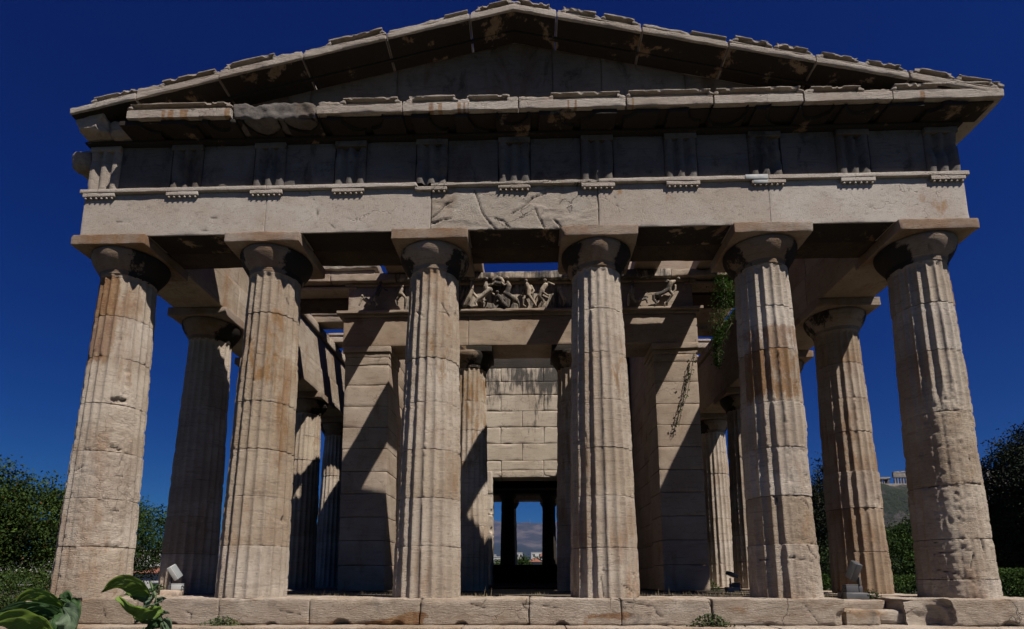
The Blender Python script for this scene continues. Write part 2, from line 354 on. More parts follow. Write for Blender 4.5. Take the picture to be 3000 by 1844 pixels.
CRK = {11: [[(298, 1493), (330, 1491), (378, 1494)], [(358, 1310), (395, 1318), (422, 1329)], [(345, 1640), (352, 1625), (365, 1608), (393, 1606)], [(318, 1387), (335, 1390)], [(330, 1165), (345, 1160)], [(225, 1380), (248, 1366)]],
       66: [[(2690, 1405), (2705, 1425), (2730, 1424), (2765, 1421)], [(2820, 1417), (2880, 1418)], [(2740, 1550), (2756, 1578), (2775, 1590)], [(2750, 1620), (2764, 1662), (2785, 1672), (2808, 1682)], [(2755, 1630), (2785, 1617), (2842, 1614)], [(2845, 1625), (2840, 1665)], [(2870, 1583), (2876, 1612)], [(2690, 1560), (2703, 1578), (2712, 1575)], [(2672, 1340), (2690, 1330), (2705, 1345)], [(2838, 1340), (2842, 1350)]],
       55: [[(2345, 1462), (2368, 1475), (2378, 1490)], [(2362, 1598), (2372, 1615), (2398, 1638)], [(2265, 1452), (2278, 1458), (2280, 1468)], [(2230, 1640), (2320, 1634), (2380, 1645)]],
       44: [[(1820, 1712), (1838, 1722), (1856, 1735)], [(1758, 1690), (1764, 1715), (1768, 1750)], [(1764, 1668), (1767, 1675)]], 33: [[(1150, 1240), (1170, 1236)], [(1215, 905), (1240, 925)], [(1290, 880), (1312, 915)]],
       22: [[(800, 1640), (835, 1600)], [(826, 860), (838, 900)]]}
def column(x, y, seed, parent, mats=('column', 'echinus', 'abacus'), bites=(), aw=AW, **k):
    c = empty('column', (x, y, 0), parent)
    V, fq, a = shaft(seed, **k); 
    if seed in CRK:
        V2, kd = crack(V+[x, y, 0], -.40, CRK[seed], .009, .022, .22); V = V2-[x, y, 0]; a['dirt'] = np.maximum(a['dirt'], kd*.85)
    mesh('shaft', V, fq, M[mats[0]], c, attr=a)
    V, fq = capital_echinus(seed=seed); a_ = np.arctan2(V[:, 1], V[:, 0])+math.pi/2; a_ = (a_+math.pi) % (2*math.pi)-math.pi; mesh('echinus', V, fq, M[mats[1]], c, attr={'clean_lit': 1.25*np.exp(-(a_/.62)**2)})  # front kept paler as if lit, sides blackened by crust and painted shade
    block('abacus', (-aw, aw), (-aw, aw), (AZ0, H-.003), M[mats[2]], c, r=.012, res=.04, amp=.005, seed=seed+3, wear=1.0, wsc=5, bites=bites)
    return c
D = math.radians
def front(TH):                                              # 1 towards the viewer side, 0 away
    return TH
def w_amp(zlo, zhi, soft=.35, a0=-170, a1=-10, lo_noise=1.0, amt=1.0, s=3):
    def f(TH, Z, P):
        a = (TH+math.pi) % (2*math.pi)-math.pi
        ang = smooth(a, D(a0), D(a0)+.35)*(1-smooth(a, D(a1)-.35, D(a1)))
        n = .75*fbm(P*[1, 1, .8], 2.2, 3, s)*lo_noise
        zf = (1-smooth(Z+n, zhi-soft, zhi+soft))*smooth(Z+n, zlo-soft, zlo+soft) if zlo > 0 else 1-smooth(Z+n, zhi-soft, zhi+soft)
        return np.clip(amt*ang*zf, 0, 1.15)
    return f
def wsum(*fs): return lambda TH, Z, P: np.clip(sum(f(TH, Z, P) for f in fs), 0, 1.2)
def st_fn(zlo, zhi, a0, a1, amt=.8, soft=.4, s=1):
    def f(TH, Z, P):
        a = (TH+math.pi) % (2*math.pi)-math.pi
        z = smooth(Z, zlo-soft, zlo+soft)*(1-smooth(Z, zhi-.1, zhi+.1))
        return amt*z*smooth(a, D(a0)-.25, D(a0)+.25)*(1-smooth(a, D(a1)-.25, D(a1)+.25))*(.6+.6*(fbm(P*[1.6, 1.6, .35], 2.6, 3, s)*.5+.5))
    return f
# the six columns of the front, each worn its own way (angles: -90 faces the viewer)
column(XS[0], 0, 11, temple, wear=wsum(w_amp(0, 2.7, .4, -118, 10, s=5), w_amp(2.5, 3.4, .25, -80, 0, amt=.8, s=6)),
       chips=[(-42, 2.93, .17, .05, .12), (-36, 2.78, .17, .12, .05), (-40, 2.18, .16, .05, .10), (-28, 1.95, .05, .18, .08), (-40, .6, .16, .12, .03), (-60, 3.9, .05, .05, .05)],
       stain=lambda TH, Z, P: st_fn(3.5, 4.95, -190, -70, .95, .2, 3)(TH, Z, P)+st_fn(1.2, 2.6, -120, -90, .25)(TH, Z, P), joints=(.72, 1.42, 2.13, 2.86, 3.60, 4.27),
       bites=[(-.62, -.62, 5.52, .07), (.6, -.6, 5.27, .10)])
column(XS[1], 0, 22, temple, mats=('column', 'echinus', 'abacus'), wear=w_amp(3.4, 4.9, .3, -70, -10, amt=.30, s=8),
       chips=[(-12, 1.12, .07, .06, .08), (-8, 1.3, .06, .35, .035), (-5, .35, .08, .35, .025)], stain=lambda TH, Z, P: st_fn(3.0, 4.4, -150, -30, .48, .3, 4)(TH, Z, P), joints=(.73, 1.44, 2.14, 2.87, 3.605, 4.29))
column(XS[2], 0, 33, temple, wear=w_amp(3.3, 4.95, .4, -80, 0, amt=.45, s=9), stain=st_fn(3.0, 4.0, -110, -40, .42, .3, 6), joints=(.71, 1.40, 2.11, 2.83, 3.52, 4.27), chips=[(-20, 2.6, .05, .04, .03)])
column(XS[3], 0, 44, temple, wear=wsum(w_amp(3.6, 5.0, .4, -120, 0, amt=.42, s=10), w_amp(0, .4, .3, -80, -10, amt=.6, s=4)), stain=st_fn(2.6, 4.0, -90, -10, .40, .4, 7), joints=(.69, 1.42, 2.12, 2.84, 3.58, 4.28),
       chips=[(-45, .32, .16, .035, .055), (-30, .26, .08, .08, .05), (-125, 1.9, .06, .6, .035)], bites=[(-.62, -.62, 5.36, .10)])
column(XS[4], 0, 55, temple, mats=('column', 'echinus', 'abacus'), wear=w_amp(0, 2.15, .35, -110, 20, s=11),
       chips=[(-30, .55, .14, .20, .08), (-60, .25, .20, .18, .03), (-25, 1.35, .10, .10, .05)], stain=lambda TH, Z, P: st_fn(2.75, 4.0, -170, 20, .66, .25, 9)(TH, Z, P)+st_fn(4.1, 4.9, -90, 0, .3)(TH, Z, P), joints=(.73, 1.41, 2.11, 2.79, 3.60, 4.28))
column(XS[5], 0, 66, temple, wear=w_amp(0, 2.65, .5, -175, 10, amt=.92, s=12),
       chips=[(-70, .85, .22, .22, .025), (-60, 1.52, .2, .025, .03)], stain=st_fn(2.6, 4.8, -40, 60, .9, .4, 13), joints=(.25, .80, 1.55, 2.62, 3.55, 4.3), bites=[(.62, -.62, 5.5, .06)])
# flank columns: two unique near ones on the right, the rest copies
rcol = column(XS[5], 2.413, 77, temple, mats=('column_warm', 'echinus', 'abacus'), wear=w_amp(1.1, 1.9, .3, -80, 20, amt=.35, s=14), stain=st_fn(.8, 3.2, -70, 30, .45), joints=(.73, 1.52, 2.2, 2.95, 3.6, 4.3), nz=150,
              chips=[(-60, 1.6, .16, .12, .07)], fd=.045)
lcol = column(XS[0], 2.413, 88, temple, mats=('column', 'echinus', 'abacus'), nz=110, nseg=10)
proto = column(XS[5], 4.996, 99, temple, mats=('column', 'echinus', 'abacus'), nz=80, nseg=8, wear=w_amp(.8, 2.2, .3, -60, 60, amt=.4), fd=.045)
FY = [4.996+2.583*k for k in range(9)]
for k, y in enumerate(FY):
    if k: copy_tree(proto, temple, (XS[5], y, 0))
    copy_tree(proto, temple, (XS[0], y, 0))
EY = FY[-1]+2.583
for s in (0, 5): copy_tree(proto, temple, (XS[s], EY, 0)); copy_tree(proto, temple, (XS[s], EY+2.413, 0))
for x in (-3.7, -1.09, 1.53, 4.1): copy_tree(proto, temple, (x, EY+2.413, 0))
EYF = EY+2.413

# stylobate: blocks of the top step along the front, worn
jx = [-6.05, -5.18, -4.03, -2.78, -1.28, .20, 1.42, 2.62, 4.36]
for i in range(len(jx)-1):
    a, b = jx[i], jx[i+1]; xm = (a+b)/2
    bt = []
    if i not in (0, 6): bt = [(xm+random.uniform(-.2, .3), -.62, -.40, random.uniform(.09, .14))]
    if i == 7: bt = [(4.42, -.75, -.34, .26), (4.5, -.55, .10, .17), (3.35, -.66, -.40, .12)]
    if i == 0: bt = [(-6.12, -.7, -.05, .20)]
    if i in (3,): bt = [(a+.45, -.64, -.42, .16), (b-.3, -.66, -.42, .14)]
    V, fq = rb((a+.002, b-.002), (-.61, .62), (-.345, 0), r=.026, res=.025, amp=.013, seed=100+i, wear=.8, wsc=2.6, bites=bt)
    V, kd = crack(V, -.61, [[(1535, 1770), (1590, 1775), (1640, 1782)], [(1800, 1757), (1860, 1768), (1920, 1778), (1925, 1800), (1942, 1808)], [(2078, 1765), (2084, 1780)], [(310, 1765), (304, 1790), (310, 1812)], [(540, 1790), (560, 1800), (556, 1815)], [(1530, 1772), (1545, 1790)], [(1380, 1770), (1420, 1782)], [(820, 1790), (880, 1800)], [(2360, 1775), (2380, 1800), (2400, 1826)]], .008, .02)
    sx = .75*smooth(fbm(V*[1, 1, 2], 1.3, 3, 160), .12, .3)*(V[:, 2] < -.17)
    mesh('stylobate_block', V, fq, M['step'], temple, attr={'dirt': kd*.8, 'stain': sx})
    # cleft worn out under the joint with the next step
block('stylobate_block', (5.22, 7.02), (-.66, .62), (-.345, 0), M['step'], temple, r=.045, res=.025, amp=.022, seed=131, wear=.8, wsc=2.4,
      bites=[(5.25, -.85, .05, .42), (5.35, -.8, -.25, .40), (6.42, -.70, -.40, .14), (7.05, -.70, .02, .24), (5.9, -.85, -.3, .20)])
block('stylobate_block', (-6.95, -6.10), (-.42, .62), (-.345, 0), M['step'], temple, r=.05, res=.04, amp=.02, seed=133, wear=1.0, wsc=2)
block('stylobate_block', (4.37, 5.21), (-.06, .62), (-.33, -.035), M['step'], temple, r=.03, res=.04, amp=.012, seed=134)
block('broken_step_stone', (4.40, 4.86), (-.52, -.08), (-.345, -.15), M['step'], temple, r=.03, res=.025, amp=.018, seed=135, wear=1.2)
block('broken_step_stone', (4.88, 5.34), (-.40, -.08), (-.345, -.16), M['step'], temple, r=.03, res=.03, amp=.015, seed=136, wear=1.2)
for i in range(11):
    a = -7.35+i*1.336; block('second_step_block', (a+.002, a+1.334), (-1.0, .2), (-.69, -.347), M['step'], temple, r=.02, res=.05, amp=.012, seed=150+i, wear=.6)
for i in range(11):
    a = -7.7+i*1.40; block('third_step_block', (a+.002, a+1.398), (-1.36, -.1), (-1.10, -.692), M['step'], temple, r=.02, res=.09, amp=.01, seed=170+i, wear=.6)
for s in (-1, 1):
    for i in range(12):
        a = .64+i*2.62
        xa, xb = sorted((s*5.6, s*6.85)); block('side_step_block', (xa, xb), (a, a+2.615), (-.345, -.001), M['step'], temple, r=.02, res=.12, amp=.008, seed=190+i+50*s)
    xa, xb = sorted((s*6.0, s*7.6)); block('side_step_block', (xa, xb), (.22, 32.3), (-1.1, -.36), M['step'], temple, r=.02, res=.4, amp=.008, seed=240)
block('temple_floor', (-5.59, 5.59), (.63, 32.2), (-1.0, -.02), M['floor'], temple, r=.01, res=.35, amp=.004, seed=250)

# architrave, taenia, regulae
AJ = [-6.798, -3.8745, -1.2915, 1.2915, 3.8745, 6.798]; YF = -.5105
for i in range(5):
    a, b = AJ[i]+.002*(i > 0), AJ[i+1]-.002*(i < 4); rough = i == 2
    mt = M['arch_rough'] if rough else M['arch']
    bt = [(-1.38, -.6, 6.42, .22)] if i == 1 else ([(1.0, -.58, 5.47, .12), (.85, -.6, 5.44, .10)] if rough else ())
    A = empty('architrave_block', (0, 0, 0), temple)
    V, fq = rb((a, b), (YF, -.012), (H, ZA-.001), r=.008 if not rough else .014, res=.02 if rough else .035, amp=.004 if not rough else .008, seed=300+i, bites=bt)
    if rough: V[:, 1] += (V[:, 1] < -.4)*.011*(1-smooth(fbm(V*[1, 1, 3.2]+[0, 0, .8], 1.6, 4, 77), -.08, .10))
    CL = [[[(1390, 556), (1402, 590), (1412, 622), (1432, 650), (1452, 672)], [(1262, 640), (1285, 622), (1300, 600), (1325, 590)], [(1500, 625), (1540, 600), (1560, 580), (1600, 565)], [(1450, 640), (1475, 648), (1492, 668)], [(1568, 610), (1580, 640), (1596, 668)], [(1624, 642), (1640, 660), (1650, 676)], [(1265, 655), (1290, 645), (1320, 640)]],
          [[(905, 560), (930, 600), (932, 650)], [(955, 640), (985, 672)], [(1000, 560), (1010, 585)]], [[(370, 600), (400, 598)], [(340, 650), (380, 648)], [(560, 680), (620, 672)], [(610, 640), (640, 636)]], [[(2254, 560), (2262, 600), (2262, 650)], [(1800, 570), (1812, 610)]], []][{2: 0, 1: 1, 0: 2, 3: 3, 4: 4}[i]]
    V, kd = crack(V, YF, CL, .010 if rough else .006, .03 if rough else .008) if CL else (V, np.zeros(len(V)))
    sx = np.zeros(len(V))
    for (qx, qy, qr) in ((1960, 570, .16), (2225, 600, .14), (2230, 650, .10), (2760, 610, .20), (2735, 600, .15), (2700, 575, .1), (1815, 560, .1), (1045, 580, .10), (2050, 565, .1)):
        q = at(qx, qy, YF); sx = np.maximum(sx, .46*np.exp(-((V[:, 0]-q[0])/qr)**2-((V[:, 2]-q[2])/qr/1.4)**2))
    mesh('beam', V, fq, mt, A, attr={'dirt': kd*.8, 'stain': sx})
    if i == 1:
        block('taenia', (a, b-.17), (YF-.055, -.02), (ZA, ZT), mt, A, r=.006, res=.05, amp=.003, seed=310+i, bites=[(b-.08, -.56, 6.34, .16)])
    else:
        block('taenia', (a-(.055 if i == 0 else 0), b+(.055 if i == 4 else 0)), (YF-.055, -.02), (ZA, ZT-(.012 if rough else 0)), mt, A, r=.006 if not rough else .02, res=.04, amp=.003 if not rough else .013, seed=310+i, wear=1.0 if not rough else 1.6)
    if i < 5: block('soffit', ((XS[i]+.60), (XS[i+1]-.60)), (YF+.02, -.01), (H-.007, H+.004), M['crust_shade'], A, r=.002, res=.1, amp=.001, seed=325+i)  # thin dark sheet: crust plus painted underside shade
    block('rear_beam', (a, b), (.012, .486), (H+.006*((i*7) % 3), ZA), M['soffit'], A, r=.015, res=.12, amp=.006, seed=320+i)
TX = [-6.545, -5.21] + [-3.8745+1.2915*k for k in range(7)] + [5.21, 6.545]
bright = plain('new_white_marble', (.33, .34, .35), .7)
for i, x in enumerate(TX):
    # regula with its six guttae
    rmat = M['arch_rough'] if 4 <= i <= 5 else M['arch']
    pcs = [rb((x-.255, x+.255), (YF-.048, YF+.01), (6.186, ZA-.001), r=.005 if i not in (4, 5) else .014, res=.05, amp=.003, seed=330+i)]
    for g_ in range(6):
        if i == 4 and g_ < 3: continue
        gx = x-.21+.084*g_; th = np.arange(10)/10*2*math.pi
        V = np.concatenate([np.stack([gx+.013*np.cos(th), YF-.026+.013*np.sin(th), th*0+6.188], -1), np.stack([gx+.019*np.cos(th), YF-.026+.019*np.sin(th), th*0+6.155], -1)])
        fq = np.array([[k, k+10, (k+1) % 10+10, (k+1) % 10] for k in range(10)]); cap = np.array([[10+k, 10+(k+1) % 10, 10+(k+2) % 10, 10+(k+2) % 10] for k in range(1, 8)])
        c_ = len(V); V = np.concatenate([V, [[gx, YF-.026, 6.153]]]); cap = np.array([[10+k, c_, 10+(k+1) % 10, 10+(k+1) % 10] for k in range(10)])
        pcs.append((V, fq)); pcs.append((V, np.array([[10+2*k, c_, 10+(2*k+2) % 10, 10+(2*k+1) % 10] for k in range(5)])))
    V, fq = merge(pcs); mesh('regula', V, fq, rmat, temple)
# white marble patch of the restorers beside the fourth joint
block('restored_marble_patch', (3.52, 3.86), (YF-.060, YF-.03), (6.245, 6.322), bright, temple, r=.003, res=.1, amp=0)
block('restored_marble_patch', (3.64, 3.86), (YF-.052, YF-.02), (6.180, 6.244), bright, temple, r=.003, res=.1, amp=0)

# frieze: triglyphs and metopes
def triglyph(x, wd=.50, z0=ZT, z1=ZF, seed=0, angle=0):
    hw = wd/2; g = .052; u = wd/6
    prof = [(-hw, g), (-hw+u*.45, 0), (-hw+u*1.25, 0), (-hw+u*2.0-.02, g), (-hw+u*2.0+.02, g), (-hw+u*2.0+.02+g*.62, 0), (hw-u*2.0-.02-g*.62, 0), (hw-u*2.0-.02, g), (hw-u*2.0+.02, g), (hw-u*1.25, 0), (hw-u*.45, 0), (hw, g), (hw, .2), (-hw, .2)]
    zz = np.linspace(z0+.001, z1-.09, 14); P = np.array([[(px_, py_, z) for z in zz] for px_, py_ in prof]); V = P.reshape(-1, 3)
    e = fbm(V+[x, 0, 0], 4, 3, seed); V = V.copy(); V[:, 1] += np.clip(e-.05, 0, 1)*.11*(V[:, 1] < .1)+.004*fbm(V, 20, 2, seed)
    V[:, 0] += x; V[:, 1] += -.540
    body = (V, grid_faces(len(prof), len(zz), closed=True)[:, ::-1])
    cap = rb((x-hw, x+hw), (-.546, -.36), (z1-.09, z1), r=.006, res=.1, amp=.003, seed=seed)
    return merge([body, cap])
for i, x in enumerate(TX):
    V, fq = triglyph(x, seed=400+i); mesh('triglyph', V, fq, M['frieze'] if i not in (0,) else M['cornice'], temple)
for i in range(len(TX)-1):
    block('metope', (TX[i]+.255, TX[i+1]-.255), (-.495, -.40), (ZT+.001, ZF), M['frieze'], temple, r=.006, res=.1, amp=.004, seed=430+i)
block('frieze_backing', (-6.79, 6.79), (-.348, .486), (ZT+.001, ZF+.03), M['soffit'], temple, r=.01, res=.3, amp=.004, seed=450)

# horizontal cornice: corona blocks with lip, mutules beneath
GP = -.955
CJ = [-7.22, -5.62, -4.31, -2.995, -1.685, .075, 1.69, 2.99, 4.31, 5.60, 7.22]
def crown(z0, zt, a, b, seed, warp=None, full=True, yf=GP, parent=None):
    """hollow band under a thin projecting lip, broken away in places"""
    rr = random.Random(seed); pcs = []; L = b-a; h = zt-z0
    pcs.append(rb((a, b), (yf+.006, yf+.5), (z0-.01, z0+h*.14), r=.012, res=.03, amp=.008, seed=seed, warp=warp, wear=1.3, wsc=5))
    if full: segs = [(.02, .98)]
    else:
        q = rr.random(); segs = [(.03+.1*q, .44+.06*q), (.56, .93)] if q < .6 else [(.08, .66)] if q < .8 else [(.30, .95)]
    gaps = [(g0, g1) for g0, g1 in zip([0]+[q_[1]-.02 for q_ in segs], [q_[0]+.02 for q_ in segs]+[1]) if g1-g0 > .05]
    for k, (f0, f1) in enumerate(gaps): pcs.append(rb((a+L*f0, a+L*f1), (yf+.010, yf+.5), (z0-.01, z0+h*rr.uniform(.45, .8)), r=.03, res=.025, amp=.022, seed=seed+31+k, warp=warp, wear=1.4, wsc=6))
    for k, (f0, f1) in enumerate(segs):
        s0, s1 = a+L*f0, a+L*f1; e = rr.uniform(0, .014)
        pcs.append(rb((s0+.03, s1-.03), (yf+.062, yf+.5), (z0+h*.05, zt-.016+e), r=.006, res=.05, amp=.004, seed=seed+k, warp=warp))
        pcs.append(rb((s0, s1), (yf-.006, yf+.42), (zt-.020+e, zt+.004+e), r=.011, res=.025, amp=.009, seed=seed+k, wear=1.6, wsc=5, warp=warp, bites=[(rr.uniform(s0, s1), yf-.02, zt, rr.uniform(.03, .06)) for _ in range(3)]))
        for (xa, xb) in ((s0-.05, s0+.045), (s1-.045, s1+.05)):       # sloping stone at the broken ends of the lip
            V, Fq = rb((xa, xb), (yf+.004, yf+.45), (z0+h*.3, zt+e), r=.03, res=.025, amp=.012, seed=seed+k+9, wear=1.2, wsc=6, warp=None)
            mid = (s0+s1)/2; out = np.clip(np.abs(V[:, 0]-mid)-(s1-s0)/2+.045, 0, 1)/.095; V[:, 2] -= out*(V[:, 2]-z0-h*.3)*.75; V[:, 1] += .0
            if warp is not None: V = warp(V)
            pcs.append((V, Fq))
    V, fq = merge(pcs); return mesh('broken_lip', V, fq, M['cornice'], parent)
for i in range(len(CJ)-1):
    a, b = CJ[i], CJ[i+1]
    if i == 0: continue
    ruined = i == 2
    cb = empty('cornice_block', (0, 0, 0), temple)
    if i == 1: a = -5.95
    if ruined:
        block('corona', (a+.006, b-.006), (GP+.03, .1), (7.17, 7.455), M['frieze'], cb, r=.045, res=.022, amp=.034, seed=500+i, wear=1.3, wsc=4.5, bites=[(a+.5, -1.12, 7.1, .2), (b-.35, -1.1, 7.08, .16)])
        continue
    xb = ([(a+.02, -1.0, 7.42, .06), (b-.02, -1.0, 7.30, .05)] if i not in (1, 9) else [])+[(random.uniform(a, b), GP-.03, 7.36, random.uniform(.03, .05)) for _ in range(3)]
    V, fq = rb((a+.005, b-.005), (GP, .1), (7.215, 7.350), r=.012, res=.022, amp=.008, seed=500+i, wear=1.0, wsc=4, bites=xb); sx = np.zeros(len(V))
    for (qx, qr) in ((502, .055), (540, .075), (480, .03), (666, .05), (1262, .05), (1290, .035), (1345, .035), (1360, .02), (1372, .02), (1665, .025), (1686, .03), (1855, .02), (2708, .05)):
        sx = np.maximum(sx, .9*np.exp(-((V[:, 0]-at(qx, 310, GP)[0])/qr)**4))
    mesh('corona', V, fq, M['cornice'], cb, attr={'stain': sx*.8})
    crown(7.351, 7.462, a+.01, b-.01, 520+i, full=i in (1, 6, 7, 9), parent=cb)
# broken left corner of the cornice
block('cornice_block', (-6.42, -5.97), (-.72, .1), (7.14, 7.40), M['cornice'], temple, r=.06, res=.03, amp=.03, seed=541, wear=1.3, bites=[(-6.5, -.85, 7.1, .2)])
block('cornice_block', (-6.84, -6.40), (-.84, .1), (7.16, 7.42), M['cornice'], temple, r=.04, res=.03, amp=.02, seed=542, wear=1.2, bites=[(-6.2, -1.0, 7.15, .35), (-6.95, -.9, 7.1, .2)])
block('fallen_cornice_lump', (-7.20, -6.80), (-.50, .35), (6.80, 7.13), M['cornice'], temple, r=.09, res=.025, amp=.035, seed=543, wear=1.2)
# corner geison returns along the flanks
for s in (-1, 1):
    for k in range(12):
        xa, xb = sorted((s*6.70, s*7.20)); y0 = .12+k*2.62
        if s < 0 and k == 0: y0 = 1.3
        block('side_cornice_block', (xa, xb), (y0, .115+(k+1)*2.62), (7.22, 7.42), M['cornice'], temple, r=.02, res=.12, amp=.01, seed=550+k)
for k in range(-10, 11):
    x = k*.6458
    if k in (-10,): continue
    bt = []
    rr = random.random()
    if rr < .88: bt = [(x+random.choice((-.25, .25, 0)), random.uniform(-1.0, -.88), 7.12, random.uniform(.18, .36))]
    block('mutule', (x-.265, x+.265), (-.91, -.50), (7.135, 7.214), M['crust_shade'], temple, r=.014, res=.035, amp=.008, seed=560+k, wear=1.3, bites=bt)
block('cornice_bed', (-6.85, 6.85), (-.60, .1), (7.095, 7.134), M['crust_shade'], temple, r=.008, res=.3, amp=.003, seed=585)
block('cornice_soffit', (-6.0, 7.1), (-.88, -.50), (7.19, 7.213), M['crust_shade'], temple, r=.004, res=.3, amp=.003, seed=586)  # thin sheet with the overhang's shade in its colour besides crust

# tympanum and raking cornice
SL = .2440; ZR = 8.995
def rake(V):
    V = V.copy(); V[:, 2] += ZR-SL*np.abs(V[:, 0])+.02*np.exp(-(V[:, 0]/.25)**2)*0; return V
TJ = [-5.3, -3.4, -1.93, 1.04, 2.18, 3.4, 5.3]
tj = [-6.2, -3.35, -1.92, .62, 1.42, 2.75, 6.2]
for i in range(len(tj)-1):
    a, b = tj[i]+.004, tj[i+1]-.004
    nx = 24; xx = np.linspace(a, b, nx); zt = ZR-SL*np.abs(xx)-.01; zb = 7.3
    V = []; 
    for y in (-.38, -.2):
        for k in range(nx):
            for f_ in np.linspace(0, 1, 6): V.append((xx[k], y, zb+(max(zt[k], zb+.01)-zb)*f_))
    V = np.array(V); V[:, 1] += .012*fbm(V, 2.5, 3, 600+i)+random.uniform(-.006, .006)
    fq = grid_faces(nx, 6); f2 = grid_faces(nx, 6, nx*6)[:, ::-1]
    side = np.array([[k, k+1, k+1+nx*6, k+nx*6] for k in range(5)]+[[(nx-1)*6+k+1, (nx-1)*6+k, (nx-1)*6+k+nx*6, (nx-1)*6+k+1+nx*6] for k in range(5)])
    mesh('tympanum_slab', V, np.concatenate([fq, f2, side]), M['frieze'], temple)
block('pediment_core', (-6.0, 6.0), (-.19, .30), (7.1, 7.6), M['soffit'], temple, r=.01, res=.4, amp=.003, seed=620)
RJ = [-6.86, -5.84, -4.56, -3.265, -1.97, -.677, .672, 1.975, 3.268, 4.545, 5.88, 7.15]
for i in range(len(RJ)-1):
    a, b = RJ[i], RJ[i+1]; rk = empty('raking_cornice_block', (0, 0, 0), temple)
    off = random.uniform(-.012, .012)
    V, fq = rb((a+.005, b-.005), (GP+off, .52), (0, .10), r=.016, res=.035, amp=.010, seed=640+i, wear=1.0, wsc=4, warp=rake, bites=[(b, -1.0, .12, .05)]+[(random.uniform(a, b), GP-.03, random.choice((-.02, .12)), random.uniform(.03, .05)) for _ in range(2)])
    mesh('corona', V, fq, M['cornice'], rk)
    V, fq = rb((a+.02, b-.02), (GP+off+.035, -.385), (-.010, .004), r=.003, res=.08, amp=.002, seed=650+i, warp=rake); mesh('soffit', V, fq, M['crust_shade'], rk)  # dark sheet under the raking corona, crust and painted shade together
    if i == 0:
        crown(.101, .185, a+.35, b-.01, 660+i, warp=rake, full=True, yf=GP+off, parent=rk); continue
    if i in (4, 7): # worn plain top
        V, fq = rb((a+.02, b-.02), (GP+.015, .5), (.10, .165), r=.03, res=.03, amp=.02, seed=680+i, wear=1.2, wsc=5, warp=rake); mesh('broken_lip', V, fq, M['cornice'], rk)
        V, fq = rb((b-.40, b-.03) if i == 4 else (b-.55, b-.02), (GP+off-.012, GP+.3), (.145, .170), r=.01, res=.03, amp=.006, seed=690+i, warp=rake); mesh('broken_lip', V, fq, M['cornice'], rk)
        continue
    crown(.101, .205, a+.01, b-.01, 660+i, warp=rake, full=False, yf=GP+off, parent=rk)
    # rough stubs of the gutter tiles
    for q in range(3):
        x0 = a+random.uniform(.05, b-a-.45); 
        V, fq = rb((x0, x0+random.uniform(.2, .45)), (GP+.06, GP+.5), (.13, .172+random.uniform(0, .03)), r=.02, res=.03, amp=.02, seed=700+i*3+q, wear=1.3, wsc=6, warp=rake); mesh('tile_stub', V, fq, M['cornice'], rk)
V, fq = rb((-6.1, 6.1), (-.62, -.575), (-.05, -.002), r=.006, res=.06, amp=.004, seed=730, warp=rake); mesh('raking_moulding', V, fq, M['crust_shade'], temple)
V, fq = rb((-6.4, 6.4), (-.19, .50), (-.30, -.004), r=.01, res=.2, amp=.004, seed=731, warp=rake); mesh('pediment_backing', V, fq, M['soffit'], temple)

# flank entablatures
for s in (-1, 1):
    ys = [.49]+[2.413+2.583*k for k in range(12)]
    ys = [y for y in ys if y < EYF]+[EYF+.45]
    for k in range(len(ys)-1):
        a, b = ys[k]+.004, ys[k+1]-.004; xi, xo = sorted((s*5.79, s*6.77))
        hr = .08 if k < 4 else .25
        mt = M['inner'] if s > 0 else M['column']
        block('side_architrave_block', (xi, xo), (a, b), (H, ZA), mt, temple, r=.012, res=hr, amp=.006, seed=760+k+20*s)
        block('side_frieze_block', (xi+(0 if s < 0 else .03), xo-(.03 if s < 0 else 0)), (a, b), (ZA+.004, 7.13), mt, temple, r=.012, res=hr, amp=.006, seed=790+k+20*s)
        xa, xb = sorted((s*5.74, s*6.6)); block('side_wall_crown', (xa, xb), (a, b), (7.16, 7.40), mt, temple, r=.02, res=hr, amp=.01, seed=820+k+20*s)

# ceiling beams over the front portico (one missing) and over the side aisles
for x0, x1 in ((-3.11, -2.52), (-1.50, -.85), (1.22, 1.81), (2.66, 3.24), (4.11, 4.67)):
    block('ceiling_beam', (x0, x1), (.50, 4.55), (7.36, 7.66), M['inner'], temple, r=.02, res=.12, amp=.008, seed=850+int(x0*10))
def coffer(name, xs, ys, z, parent, holes):
    Vs = []
    for (a, b, c, d) in holes: Vs.append(rb((a, b), (c, d), z, r=.01, res=.1, amp=.005, seed=int(a*100+c*10) % 97))
    V, fq = merge(Vs); return mesh(name, V, fq, M['inner'], parent)
coffer('coffered_slab', 0, 0, (7.67, 7.78), temple, [(2.7, 4.6, .52, 2.50), (2.7, 4.6, 2.62, 2.72), (2.7, 3.42, 2.5, 3.00), (3.62, 3.66, 2.5, 3.0), (3.83, 4.6, 2.5, 3.0), (2.7, 4.6, 2.88, 3.12)])
coffer('coffered_slab', 0, 0, (7.60, 7.70), temple, [(4.0, 5.85, 4.7, 6.05), (4.0, 4.55, 6.0, 6.4), (4.75, 5.0, 6.0, 6.4), (5.2, 5.85, 6.0, 6.4), (4.0, 5.85, 6.35, 7.6)])
